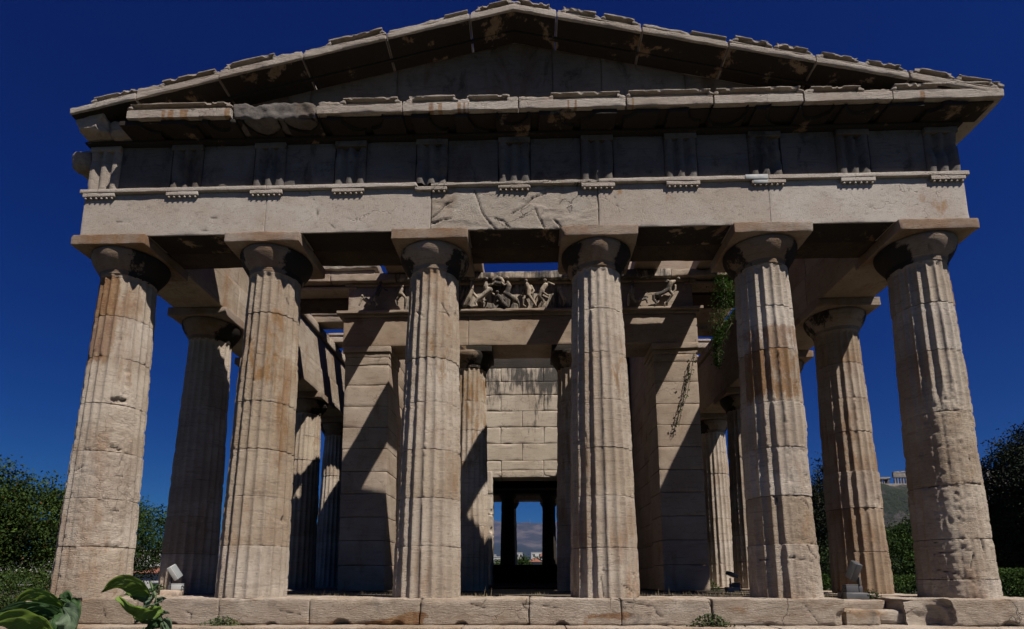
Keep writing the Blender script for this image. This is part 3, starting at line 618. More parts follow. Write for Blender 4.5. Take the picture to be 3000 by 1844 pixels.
for s, yy in ((-1, [(6.57, 7.07), (7.95, 8.46), (9.33, 9.85)]+[(10.7+1.38*k, 11.2+1.38*k) for k in range(12)]), (1, [(7.4, 7.95), (8.75, 9.3), (10.1, 10.65), (11.5, 12.1)]+[(12.9+1.38*k, 13.4+1.38*k) for k in range(10)])):
    for k, (a, b) in enumerate(yy):
        xa, xb = sorted((s*3.85, s*5.95))
        V, fq = merge([rb((xa, xb), (a, b), (7.42, 7.62), r=.012, res=.12, amp=.005, seed=870+k), rb((xa, xb), (a-.03, b+.03), (7.63, 7.70), r=.012, res=.08, amp=.006, seed=880+k)])
        mesh('ceiling_beam', V, fq, M['column'], temple)

# ------------------------------------------------------------------ west porch: antae, two columns, entablature with the centaur frieze
porch = temple
YP = 4.0
def masonry(x, y, zs, joints, seed, face_amp=.004, split=True, r=.008):
    pcs = []; rr = random.Random(seed)
    for k in range(len(zs)-1):
        js = joints(k); 
        for q in range(len(js)-1):
            o = rr.uniform(-.004, .004)
            pcs.append(rb((js[q]+.002, js[q+1]-.002), (y[0]+o, y[1]), (zs[k]+.005, zs[k+1]-.005), r=r, res=.07, amp=face_amp, seed=seed+k*7+q, wear=1.0, wsc=4))
    return pcs
AZs = [.0, .55, 1.08, 1.60, 2.12, 2.62, 3.14, 3.64, 4.13, 4.64, 5.12]
for s in (-1, 1):
    def jj(k): return (-4.04+.0, -3.02) if s < 0 else (3.06, 4.03)
    pcs = masonry(None, (YP, YP+.98), AZs, jj, 900+s)
    xa, xb = jj(0)
    pcs.append(rb((xa+.0, xb-.0), (YP-.01, YP+.98), (5.122, 5.30), r=.01, res=.05, amp=.005, seed=921))
    pcs.append(rb((xa-.014, xb+.014), (YP-.016, YP+.99), (5.302, 5.42), r=.014, res=.04, amp=.006, seed=922))
    pcs.append(rb((xa-.045, xb+.045), (YP-.055, YP+.99), (5.422, 5.56), r=.01, res=.04, amp=.006, seed=923))
    V, fq = merge(pcs)
    if s < 0: V[:, 0] += .09*(1-V[:, 2]/5.5)*(V[:, 1] < 4.99)
    V = V.copy(); mesh('anta_pillar', V, fq, M['inner'], temple)
    # side wall of the cella behind the anta
    xo, xi = (-3.98, -3.15) if s < 0 else (3.15, 3.98)
    zz = [0]+[.0+.52*k for k in range(1, 14)]
    pcs = []
    for k in range(len(zz)-1):
        n0 = 4.985; step = 1.28; sh = .64*(k % 2); ysj = [n0]+[n0+sh+step*q for q in range(1 if sh == 0 else 0, 16) if n0+sh+step*q > n0+.1]
        ysj = [v for v in ysj if v < 24]+[24.0]
        for q in range(len(ysj)-1): pcs.append(rb((xo, xi), (ysj[q]+.003, ysj[q+1]-.003), (zz[k]+.002, zz[k+1]-.002), r=.012, res=.3, amp=.004, seed=930+k*5+q))
    pcs.append(rb((xo, xi), (4.99, 24), (6.763, 7.40), r=.012, res=.4, amp=.004, seed=990))
    V, fq = merge(pcs); mesh('cella_side_wall', V, fq, M['inner'], temple)
for x in (-1.17, 1.27):
    c = empty('porch_column', (x, YP+.47, 0), temple)
    V, fq, a = shaft(int(950+x*10), nseg=12, nz=140, r0=.47, r1=.385, h=5.08, wear=w_amp(2.6, 5.0, .4, -150, 20, amt=.35), stain=st_fn(2.5, 4.9, -150, 0, .5, .4))
    mesh('shaft', V, fq, M['column'], c, attr=a)
    V, fq = capital_echinus(h0=5.08, r1=.385); V[:, 2] = 5.08+(V[:, 2]-5.08)*.95; mesh('echinus', V, fq, M['echinus'], c)
    block('abacus', (-.53, .53), (-.47, .47), (5.42, 5.565), M['echinus'], c, r=.012, res=.06, amp=.004, seed=960)
# porch architrave in three beams, ledge moulding, frieze slab, cornice
for i, (a, b) in enumerate(((-4.12, -1.18), (-1.175, 1.27), (1.275, 4.08))):
    block('porch_architrave_block', (a, b), (YP, YP+.86), (5.57, 6.29), M['inner'], temple, r=.012, res=.05, amp=.007, seed=970+i, bites=[(a, 3.95, 5.6, .05)])
V, fq = merge([rb((-4.20, 4.14), (YP-.035, YP+.5), (6.292, 6.36), r=.008, res=.1, amp=.004, seed=975), rb((-4.27, 4.22), (YP-.10, YP+.5), (6.362, 6.43), r=.012, res=.05, amp=.006, seed=976)])
mesh('porch_ledge', V, fq, M['inner'], temple)
for i, (a, b) in enumerate(((-4.05, -2.72), (-2.715, -1.3), (-1.295, .42), (.425, 1.9), (1.905, 4.02))):
    block('frieze_slab', (a, b), (YP+.03, YP+.44), (6.432, 7.085), M['wall'] if 0 < i < 4 else M['inner'], temple, r=.012, res=.08, amp=.006, seed=980+i)
block('porch_cornice_bed', (-4.12, 4.10), (YP-.03, YP+.44), (7.087, 7.150), M['inner'], temple, r=.01, res=.1, amp=.006, seed=986)
PJ = [-5.74, -4.45, -2.9, -1.22, .45, 1.9, 3.52, 4.6, 5.74]
for i in range(8):
    block('porch_cornice_block', (PJ[i]+.004, PJ[i+1]-.004), (YP-.14, YP+.46), (7.152, 7.325+random.uniform(-.01, .012)), M['wall'] if 1 < i < 6 else M['inner'], temple, r=.014, res=.04, amp=.012, seed=990+i, wear=1.1, wsc=4)
for s in (-1, 1):
    xa, xb = sorted((s*4.05, s*5.79)); block('cross_beam', (xa, xb), (4.45, 5.15), (6.96, 7.14), M['soffit'], temple, r=.015, res=.15, amp=.006, seed=1001)
    xa, xb = sorted((s*3.85, s*5.5)); block('cross_beam_ledge', (xa, xb), (4.0, 4.5), (7.03, 7.085), M['inner'], temple, r=.008, res=.06, amp=.004, seed=1002)
    if s > 0: block('cross_beam', (2.55, 5.74), (4.58, 4.78), (7.33, 7.96), M['inner'], temple, r=.012, res=.1, amp=.006, seed=1003)
    else: V, fq = merge([rb((-5.74, -3.42), (YP-.05, YP+.48), (7.33, 7.462), r=.008, res=.1, amp=.005, seed=1004), rb((-5.74, -3.36), (YP-.135, YP+.5), (7.465, 7.70), r=.03, res=.035, amp=.02, seed=1005, wear=1.3)]); mesh('cross_beam', V, fq, M['cornice'], temple)

# back wall of the porch with the doorway
WY = 7.5; ZC = [.06, .55, 1.05, 1.56, 2.07, 2.58, 3.085, 3.294, 3.575, 4.07, 4.557, 5.034, 5.52, 5.924, 6.338]
pcs = []
DX0, DX1 = -.83, 1.02
for k in range(len(ZC)-1):
    z0, z1 = ZC[k], ZC[k+1]
    if z1 < 3.1: spans = [(-3.14, DX0-.235), (DX1+.235, 3.14)]
    elif z1 < 3.6: spans = [(-3.14, -.58), (.62, 3.14)]
    else: spans = [(-3.14, 3.14)]
    for (sa, sb) in spans:
        js = [sa]; q = -3.14+(.62 if k % 2 else 1.24)
        base_ = -.60 if k % 2 else .02
        cand = [base_+1.24*n_ for n_ in range(-4, 5)]
        js += [c for c in cand if sa+.15 < c < sb-.15]+[sb]
        for q in range(len(js)-1):
            o = random.uniform(-.004, .004)
            pcs.append(rb((js[q]+.005, js[q+1]-.005), (WY+o, WY+.7), (z0+.005, z1-.005), r=.012, res=.05, amp=.004, seed=1100+k*9+q, wear=1.3, wsc=5))
V, fq = merge(pcs); mesh('cella_wall', V, fq, M['wall'], temple)
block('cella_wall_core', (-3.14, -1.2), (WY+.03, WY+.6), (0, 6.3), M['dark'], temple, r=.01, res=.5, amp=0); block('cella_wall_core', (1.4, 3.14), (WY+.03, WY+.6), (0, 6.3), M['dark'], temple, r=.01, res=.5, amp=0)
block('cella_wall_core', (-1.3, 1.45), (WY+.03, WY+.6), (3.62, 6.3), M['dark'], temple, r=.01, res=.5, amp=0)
dr = empty('door_frame', (0, 0, 0), temple)
V, fq = merge([rb((DX0-.23, DX0), (WY-.02, WY+.66), (z0+.002, z1-.002), r=.02, res=.03, amp=.02, seed=1200+i, wear=1.4, wsc=5, bites=[(DX0+.03, WY-.04, z0+.1, .11)] if i in (1, 2) else ()) for i, (z0, z1) in enumerate(((.06, 1.5), (1.5, 2.02), (2.02, 2.62), (2.62, 3.26)))])
mesh('door_jamb', V, fq, M['wall'], dr)
V, fq = merge([rb((DX1, DX1+.23), (WY-.02, WY+.66), (.06, 3.1), r=.02, res=.05, amp=.015, seed=1210), rb((.63, DX1+.23), (WY-.015, WY+.66), (3.11, 3.27), r=.03, res=.03, amp=.015, seed=1211)])
mesh('door_jamb', V, fq, M['wall'], dr)
V, fq = merge([rb((-.575, .615), (WY-.02, WY+.66), (3.09, 3.286), r=.006, res=.05, amp=.003, seed=1220), rb((-.575, .615), (WY-.012, WY+.66), (3.30, 3.57), r=.008, res=.05, amp=.003, seed=1221), rb((DX0-.01, -.58), (WY-.01, WY+.66), (3.13, 3.27), r=.03, res=.03, amp=.015, seed=1222)])
lint = mesh('door_lintel', V, fq, M['wall'], dr)
def rosette(x, z, y):
    Vs, Fs = [], []; n = 0
    for p in range(6):
        a = p*math.pi/3
        for (rr0, rr1, dy) in ((.018, .068, -.010),):
            ring = []
            cx, cz = math.cos(a)*.042, math.sin(a)*.042
            Vs.append((x+cx, y-.014, z+cz)); c0 = n; n += 1
            for q in range(8):
                t_ = q/8*2*math.pi; ux = math.cos(t_)*.027; uz = math.sin(t_)*.018
                Vs.append((x+cx+ux*math.cos(a)-uz*math.sin(a), y+.001, z+cz+ux*math.sin(a)+uz*math.cos(a))); n += 1
            for q in range(8): Fs.append((c0, c0+1+q, c0+1+(q+1) % 8))
    return Vs, Fs
for x in (-.50, .04, .54):
    Vs, Fs = rosette(x, 3.19, WY-.018); mesh('rosette', np.array(Vs), Fs, M['wall'], dr)
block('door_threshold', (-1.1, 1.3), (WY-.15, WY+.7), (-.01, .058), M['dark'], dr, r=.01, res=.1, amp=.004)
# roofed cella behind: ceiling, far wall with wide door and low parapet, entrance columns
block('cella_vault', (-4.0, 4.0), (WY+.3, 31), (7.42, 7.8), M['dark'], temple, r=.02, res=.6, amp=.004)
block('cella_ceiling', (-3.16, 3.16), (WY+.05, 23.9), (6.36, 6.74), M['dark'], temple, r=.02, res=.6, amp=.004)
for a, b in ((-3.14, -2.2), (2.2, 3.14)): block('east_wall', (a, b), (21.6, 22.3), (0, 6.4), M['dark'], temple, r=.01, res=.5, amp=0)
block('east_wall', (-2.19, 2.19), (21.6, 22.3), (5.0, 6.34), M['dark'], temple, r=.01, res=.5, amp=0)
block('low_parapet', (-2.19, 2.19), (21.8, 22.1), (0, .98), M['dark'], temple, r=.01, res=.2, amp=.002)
for x in (-1.13, 1.40):
    c = empty('porch_column', (x, 26.6, 0), temple)
    V, fq, a = shaft(1300, nseg=6, nz=40, r0=.47, r1=.385, h=5.0); mesh('shaft', V, fq, M['dark'], c, attr=a)
    V, fq = capital_echinus(h0=5.0, r1=.385); mesh('echinus', V, fq, M['dark'], c); block('abacus', (-.53, .53), (-.5, .5), (5.36, 5.5), M['dark'], c, r=.01, res=.2, amp=0)
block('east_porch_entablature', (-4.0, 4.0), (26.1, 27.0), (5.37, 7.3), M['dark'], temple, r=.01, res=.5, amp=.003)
block('east_architrave', (-6.79, 6.79), (EYF-.5, EYF+.5), (H, 7.1), M['inner'], temple, r=.01, res=.4, amp=.003)

# carved figures of the centaur battle in the frieze, from limbs laid out in the photograph
def figure(parts, vox=.012, name='relief_figure', mat=None, y0=4.0, parent=None):
    """parts: chains of (px,py,depth,radius); one remeshed body"""
    Vs, Fs, n = [], [], 0
    for ch in parts:
        pts = [(at(p[0], p[1], y0), p[2], p[3]) for p in ch]
        for i in range(len(pts)-1 if len(pts) > 1 else 1):
            (A, da, ra) = pts[i]; (B, db, rb_) = pts[min(i+1, len(pts)-1)]
            A = A+np.array([0, -da, 0]); B = B+np.array([0, -db, 0]); L = np.linalg.norm(B-A)
            for t_ in np.linspace(0, 1, max(2, int(L/.018))):
                C = A+(B-A)*t_; r = (ra+(rb_-ra)*t_)*1.22
                for k in range(7):
                    ph = math.pi*k/6
                    for q in range(8): th = q*math.pi/4; Vs.append(C+r*np.array([math.sin(ph)*math.cos(th), math.cos(ph)*.9, math.sin(ph)*math.sin(th)]))
                for k in range(6):
                    for q in range(8): Fs.append((n+k*8+q, n+k*8+(q+1) % 8, n+(k+1)*8+(q+1) % 8, n+(k+1)*8+q))
                n += 56
    V = np.array(Vs)
    o = mesh(name, V, np.array(Fs), mat or M['wall'], parent or temple)
    md = o.modifiers.new('r', 'REMESH'); md.mode = 'VOXEL'; md.voxel_size = vox; md.use_smooth_shade = True
    md2 = o.modifiers.new('s', 'SMOOTH'); md2.iterations = 2; md2.factor = .5
    return o
fd_ = .10
# draped woman leaning back
figure([[(1385, 838, .16, .035), (1384, 855, .16, .04)], [(1382, 862, .14, .05), (1374, 880, .12, .06), (1362, 898, .08, .06)], [(1387, 866, .12, .03), (1400, 880, .10, .03)], [(1364, 850, .08, .03), (1352, 880, .06, .03)]])
# left centaur: horse body, hind legs, human torso
figure([[(1427, 827, .16, .034)], [(1426, 838, .14, .03), (1424, 850, .14, .05), (1430, 862, .12, .055)], [(1428, 845, .14, .026), (1444, 844, .16, .022), (1452, 836, .16, .02)],
        [(1436, 858, .13, .060), (1420, 870, .12, .050), (1404, 882, .10, .052)], [(1402, 884, .10, .045), (1394, 893, .10, .026), (1398, 902, .10, .018), (1386, 904, .10, .016)], [(1408, 882, .06, .035), (1420, 892, .06, .022), (1418, 903, .06, .018)], [(1400, 876, .08, .02), (1392, 890, .05, .014)]])
# boulder they raise together
figure([[(1448, 830, .12, .045), (1458, 824, .14, .05), (1468, 828, .14, .05), (1474, 836, .12, .045)], [(1455, 838, .12, .05), (1466, 840, .12, .05)]], name='carved_boulder')
# sunken warrior between them
figure([[(1458, 866, .16, .036)], [(1462, 878, .14, .05), (1472, 892, .12, .045), (1482, 902, .10, .04)], [(1455, 876, .14, .024), (1444, 868, .12, .02)], [(1470, 876, .12, .026), (1478, 886, .14, .02)]])
# right centaur
figure([[(1487, 825, .16, .034)], [(1488, 836, .14, .03), (1492, 848, .14, .05), (1487, 862, .12, .055)], [(1488, 842, .14, .026), (1478, 846, .16, .022), (1470, 838, .16, .02)],
        [(1482, 868, .12, .055), (1498, 878, .12, .055), (1510, 886, .11, .060)], [(1514, 888, .10, .045), (1520, 896, .10, .024), (1521, 906, .08, .016)], [(1500, 886, .06, .035), (1496, 898, .06, .02), (1494, 905, .06, .018)]])
# standing man with cloak
figure([[(1541, 832, .15, .034)], [(1544, 842, .12, .045), (1550, 856, .12, .05), (1548, 872, .12, .045)], [(1549, 872, .12, .04), (1560, 888, .12, .028), (1570, 902, .10, .018)], [(1546, 874, .08, .038), (1533, 882, .10, .028), (1532, 898, .08, .018), (1540, 903, .08, .015)], [(1556, 846, .12, .026), (1564, 860, .12, .024), (1558, 870, .14, .02)], [(1536, 846, .08, .03), (1533, 866, .05, .03)]])
# bending warrior
figure([[(1596, 831, .15, .036)], [(1598, 844, .12, .052), (1588, 858, .12, .052), (1582, 874, .10, .045)], [(1590, 852, .14, .026), (1592, 868, .16, .024), (1606, 876, .14, .02)], [(1606, 836, .12, .024), (1622, 842, .12, .02)], [(1584, 876, .10, .04), (1592, 890, .10, .028), (1584, 903, .08, .018)], [(1578, 876, .08, .035), (1570, 890, .08, .025), (1566, 903, .08, .018)]])
# figures left part
figure([[(1182, 848, .15, .034)], [(1180, 856, .13, .04), (1176, 868, .12, .045)], [(1182, 870, .12, .035), (1192, 882, .12, .025), (1190, 902, .10, .018)], [(1176, 872, .10, .035), (1160, 886, .1, .024), (1166, 903, .1, .018)], [(1172, 858, .14, .025), (1168, 872, .14, .02)]])
figure([[(1120, 838, .14, .036)], [(1116, 850, .12, .05), (1108, 868, .12, .055), (1098, 884, .1, .05)], [(1098, 884, .1, .04), (1108, 896, .1, .026), (1104, 905, .08, .02)], [(1094, 886, .08, .035), (1078, 894, .08, .024), (1070, 903, .08, .018)], [(1122, 852, .14, .025), (1138, 860, .14, .02)]])
figure([[(1066, 876, .14, .030)], [(1074, 884, .12, .045), (1088, 895, .1, .045)], [(1064, 884, .12, .022), (1056, 900, .1, .02)]])
# centaur of the right bay and the fallen man by its hooves
figure([[(1982, 828, .17, .037)], [(1972, 834, .14, .032), (1962, 838, .14, .052), (1956, 850, .12, .05)], [(1952, 832, .14, .03), (1948, 836, .14, .028)], [(1956, 855, .12, .048), (1938, 866, .12, .042), (1920, 872, .11, .052)],
        [(1914, 874, .10, .045), (1912, 884, .10, .03), (1920, 894, .1, .02), (1917, 900, .1, .018)], [(1926, 876, .07, .04), (1922, 890, .07, .02)], [(1960, 862, .12, .035), (1966, 872, .14, .028), (1958, 884, .12, .02), (1948, 896, .12, .018)], [(1974, 846, .14, .024), (1974, 858, .14, .02), (1966, 868, .14, .018)], [(1906, 868, .10, .014), (1898, 868, .1, .012), (1890, 862, .1, .01)]])
figure([[(1872, 884, .1, .03), (1884, 876, .12, .024), (1894, 878, .12, .02)], [(1872, 888, .12, .028), (1890, 884, .13, .024), (1893, 895, .12, .016)]])
figure([[(1850, 836, .13, .035)], [(1850, 848, .12, .05), (1846, 868, .12, .055)], [(1848, 872, .12, .04), (1860, 890, .12, .03)], [(1842, 872, .1, .04), (1838, 900, .1, .025)]])
figure([[(1640, 850, .13, .035)], [(1644, 862, .12, .05), (1652, 880, .12, .05)], [(1654, 882, .12, .035), (1650, 902, .1, .02)]])

# ------------------------------------------------------------------ foliage
def leaves(C, size, rg, up=.3):
    """one folded leaf (two triangles pairs) at every centre"""
    n = len(C); d = rg.normal(size=(n, 3)); d[:, 2] -= .25; d /= np.linalg.norm(d, axis=1)[:, None]
    nn = rg.normal(size=(n, 3)); nn[:, 2] += up*3; wv = np.cross(d, nn); wv /= np.linalg.norm(wv, axis=1)[:, None]+1e-9
    nr = np.cross(wv, d); L = size*rg.uniform(.6, 1.3, n)[:, None]
    b = C-d*L*.5; t_ = C+d*L*.5; l = C-d*L*.08+wv*L*.30+nr*L*.09; r = C-d*L*.08-wv*L*.30+nr*L*.09
    V = np.stack([b, l, t_, r], 1).reshape(-1, 3); i = np.arange(n)*4
    F_ = np.stack([np.stack([i, i+1, i+2], 1), np.stack([i, i+2, i+3], 1)], 1).reshape(-1, 3)
    return V, F_
def crown_pts(ells, n, rg, clump=.32, per=30, hollow=.55):
    out = []
    tot = sum(e[1][0]*e[1][1]*e[1][2] for e in ells)**1.0
    for (c, r) in ells:
        k = max(4, int(n/per*(r[0]*r[1]*r[2])/tot)); d = rg.normal(size=(k, 3)); d /= np.linalg.norm(d, axis=1)[:, None]
        rad = (hollow+(1-hollow)*rg.random(k)**.6)*(1+.28*fbm(d*2.1+np.array(c), 1, 3, 5)+.05*rg.normal(size=k))
        cc = np.array(c)+d*rad[:, None]*np.array(r)
        out.append((cc[:, None, :]+rg.normal(size=(k, per, 3))*clump*np.array([1, 1, .75])*rg.uniform(.5, 1.2, (k, 1, 1))).reshape(-1, 3))
    return np.concatenate(out)
def limb(A, B, ra, rb_, nseg=7, kink=.06, seed=0):
    rg = np.random.default_rng(seed); A = np.array(A, float); B = np.array(B, float); n = 9; L = np.linalg.norm(B-A)
    ax = (B-A)/L; u = np.cross(ax, [.3, .8, .1]); u /= np.linalg.norm(u); v = np.cross(ax, u); V = []
    off = np.cumsum(rg.normal(0, kink*L/n*1.5, (n, 2)), 0); off -= np.linspace(0, 1, n)[:, None]*off[-1]
    for i in range(n):
        t_ = i/(n-1); c = A+(B-A)*t_+u*off[i, 0]+v*off[i, 1]; r = ra+(rb_-ra)*t_
        for k in range(nseg): th = 2*math.pi*k/nseg; V.append(c+r*(u*math.cos(th)+v*math.sin(th)))
    V = np.array(V).reshape(n, nseg, 3).transpose(1, 0, 2).reshape(-1, 3)
    return V, grid_faces(nseg, n, closed=True)
bark = plain('grey_brown_bark', (.10, .075, .055), .9, var=.4, sc=14)
def tree(name, label, cat, base, ells, n, size, mat, seed, group=None, tr=.16, clump=.32, hollow=.5, limbs=9, per=30):
    rg = np.random.default_rng(seed); base = np.array(base, float); t = tag(empty(name, base), label, cat, group)
    top = np.array(max(ells, key=lambda e: e[0][2])[0], float)
    hz = min(e[0][2]-e[1][2]*.5 for e in ells); fork = base+(top-base)*np.array([.4, .4, 0])+np.array([0, 0, max(.5, (hz-base[2])*.8)])
    pcs = [limb(base-[0, 0, .2], fork, tr, tr*.75, seed=seed)]
    for k in range(limbs):
        e = ells[k % len(ells)]; d = rg.normal(size=3); d[2] = abs(d[2])*.8; d /= np.linalg.norm(d)
        q = np.array(e[0])+d*np.array(e[1])*.72; pcs.append(limb(fork, q, tr*.5, tr*.10, 6, .1, seed+k))
        for j in range(2):
            d2 = rg.normal(size=3); d2 /= np.linalg.norm(d2); s_ = fork+(q-fork)*rg.uniform(.4, .8); pcs.append(limb(s_, s_+d2*np.array(e[1])*.5, tr*.18, tr*.05, 5, .1, seed+k+40))
    V, fq = merge(pcs); mesh('trunk', V-base, fq, bark, t)
    P = crown_pts(ells, n, rg, clump, per, hollow); V, ft = leaves(P, size, rg); mesh('crown', V-base, ft, mat, t, sm=False)
    return t
G_mid = leafmat('broad_leaves', (.028, .055, .010), (.06, .095, .018), (.13, .05, .02))
G_dark = leafmat('dark_needles', (.008, .014, .008), (.020, .030, .012), trans=.1)
G_green = leafmat('green_shrub_leaves', (.02, .045, .008), (.05, .085, .015), trans=.25)
G_deep = leafmat('deep_green_leaves', (.018, .035, .010), (.04, .06, .015), trans=.15)
def E_(px0, px1, py0, py1, Y, dy, sx=1.0):
    a = at(px0, (py0+py1)/2, Y); b = at(px1, (py0+py1)/2, Y); c = at((px0+px1)/2, py0, Y); d = at((px0+px1)/2, py1, Y)
    return ((float((a[0]+b[0])/2), Y, float((c[2]+d[2])/2)), (abs(float(b[0]-a[0]))/2, dy, abs(float(c[2]-d[2]))/2))
def gx(px, Y): return float(at(px, 1600, Y)[0])
tree('broadleaf_tree', 'tall bushy green tree at the left edge, behind the first column', 'tree', (gx(-40, 7.5), 7.5, -1.15),
     [E_(-230, 60, 1362, 1700, 7.5, 1.3), E_(-40, 200, 1400, 1690, 8.2, 1.2), E_(90, 260, 1430, 1700, 9.0, 1.1), E_(-260, -20, 1400, 1800, 6.8, 1.2)], 56000, .085, G_mid, 31, tr=.13, clump=.24)
tree('broadleaf_tree', 'green tree seen in the gap between first column and shaded side column', 'tree', (gx(420, 15), 15, -1.3),
     [E_(290, 500, 1468, 1700, 15, 1.6), E_(180, 420, 1470, 1690, 16, 1.6)], 26000, .10, G_green, 32, tr=.14, clump=.28)
tree('low_shrub', 'low green shrub on the ground under the tall left tree', 'shrub', (gx(60, 6), 6, -1.15), [E_(-160, 330, 1670, 1850, 6, .8)], 20000, .06, G_mid, 33, tr=.04, clump=.18)
def sprig(px, py, px2, py2, Y, seed):
    rg = np.random.default_rng(seed); A = at(px, py, Y); B = at(px2, py2, Y); pts = A+(B-A)*rg.random((70, 1))+rg.normal(size=(70, 3))*.05
    return leaves(pts, .085, rg), limb(A, B, .012, .004, 5, .1, seed)
sp = [sprig(-40, 1400, 52, 1352, 7.3, 1), sprig(-20, 1400, 80, 1378, 7.4, 2), sprig(40, 1440, 92, 1398, 7.6, 3)]
lt = [o for o in bpy.data.objects if o.name.startswith('broadleaf_tree')][0]
V, fq = merge([a for a, b in sp]); mesh('twig_leaves', V-np.array(lt.location), fq, G_mid, lt, sm=False); V, fq = merge([b for a, b in sp]); mesh('twig', V-np.array(lt.location), fq, bark, lt)
tree('dark_conifer', 'dark conifer standing between the fifth column and the right side column', 'tree', (gx(2400, 24), 24, -1.3),
     [E_(2350, 2440, 1400, 1700, 24, 1.3), E_(2395, 2450, 1335, 1520, 24.5, .8), E_(2300, 2480, 1500, 1720, 25, 1.5)], 32000, .13, G_dark, 34, tr=.18, clump=.26)
tree('dark_conifer', 'big dark conifer at the right edge beyond the last column', 'tree', (gx(2990, 13), 13, -1.3),
     [E_(2915, 3080, 1300, 1600, 13, 1.5), E_(2980, 3160, 1230, 1500, 13.5, 1.4), E_(2880, 3100, 1430, 1740, 14, 1.6)], 70000, .10, G_dark, 35, tr=.18, clump=.24)
tree('broadleaf_tree', 'rounded green tree below the citadel between the last two right columns', 'tree', (gx(2640, 30), 30, -1.4),
     [E_(2590, 2720, 1535, 1710, 30, 2.2), E_(2570, 2640, 1560, 1720, 29, 1.6)], 24000, .16, G_green, 36, tr=.16, clump=.34)
tree('dark_tree', 'deep green tree behind the rounded green tree on the right', 'tree', (gx(2760, 36), 36, -1.5),
     [E_(2630, 2860, 1500, 1720, 36, 2.5), E_(2800, 3050, 1480, 1720, 38, 2.5)], 26000, .18, G_deep, 37, tr=.18, clump=.4)
def hedge(label, px0, px1, py, Y, n, mat, seed, dy=.6):
    rg = np.random.default_rng(seed); x0, x1 = gx(px0, Y), gx(px1, Y); zt = float(at((px0+px1)/2, py, Y)[2])
    P = np.stack([rg.uniform(x0, x1, n), Y+rg.normal(0, dy*.5, n), -1.1+(zt+1.1)*rg.random(n)**.6], -1); P[:, 2] += .07*fbm(P*[1, 1, 0], 2.5, 3, seed)
    c = np.array([(x0+x1)/2, Y, -1.15]); t = tag(empty('clipped_hedge', c), label, 'hedge')
    V, ft = leaves(P, .075, rg); mesh('foliage', V-c, ft, mat, t, sm=False)
    pcs = [limb((x, Y, -1.2), (x+rg.normal(0, .1), Y+.05, zt-.25), .03, .012, 6, .08, int(x*9)+50) for x in np.arange(x0, x1, .5)]
    V, fq = merge(pcs); mesh('stem', V-c, fq, bark, t)
hedge('low hedge along the right side of the temple, between its last two columns', 2380, 2760, 1684, 11, 13000, G_green, 41)
hedge('sunlit hedge at the right edge beyond the corner column', 2790, 3080, 1665, 9.5, 12000, G_green, 42)
tree('dark_shrub', 'dark shrub behind the clipped hedges beside the fifth column', 'shrub', (gx(2500, 18), 18, -1.3), [E_(2380, 2620, 1590, 1740, 18, 1.2)], 7000, .10, G_deep, 43, tr=.05, clump=.3)
tree('dark_shrub', 'dark shrub behind the sunlit hedge at the right edge', 'shrub', (gx(2900, 16), 16, -1.3), [E_(2780, 3060, 1560, 1740, 17, 1.4)], 9000, .10, G_deep, 44, tr=.05, clump=.3)

# hanging creeper in the right side aisle
def creeper(name, label, path, n, spread, size, seed, Y):
    rg = np.random.default_rng(seed); pts = np.array([at(*p, Y) for p in path]); t = np.sort(rg.random(n))*(len(pts)-1); i = np.minimum(t.astype(int), len(pts)-2); f = (t-i)[:, None]
    w_ = np.interp(t, np.arange(len(spread)), spread)[:, None]; C = pts[i]*(1-f)+pts[i+1]*f; C = C+rg.normal(size=(n, 3))*w_*(1+.5*fbm(C, 5, 2, seed)[:, None])
    base = pts[0]; o = tag(empty(name, base), label, 'climbing plant'); V, ft = leaves(C, size, rg, .6); mesh('foliage', V-base, ft, leafmat('creeper_leaves_%d' % seed, (.022, .055, .008), (.06, .125, .018), trans=.3), o, sm=False)
    pcs = []
    for k in range(3):
        q = pts+rg.normal(size=pts.shape)*spread[1]*.6; q[0] = pts[0]
        pcs += [limb(q[j], q[j+1], .008, .006, 5, .08, seed+j+k*9) for j in range(len(q)-1)]
    V, fq = merge(pcs); mesh('stem', V-base, fq, bark, o)
creeper('hanging_creeper', 'green creeper hanging in the right aisle beside the fifth column', [(2118, 812), (2122, 850), (2124, 900), (2112, 960), (2098, 1010), (2104, 1075)], 3400, [.11, .15, .13, .11, .06, .03], .045, 51, 3.9)
creeper('wall_creeper', 'sparse creeper climbing the sunlit edge of the right pillar', [(2034, 1036), (2022, 1090), (2010, 1150), (1996, 1205), (1984, 1250)], 90, [.05, .05, .05, .04, .03], .055, 52, 3.9)

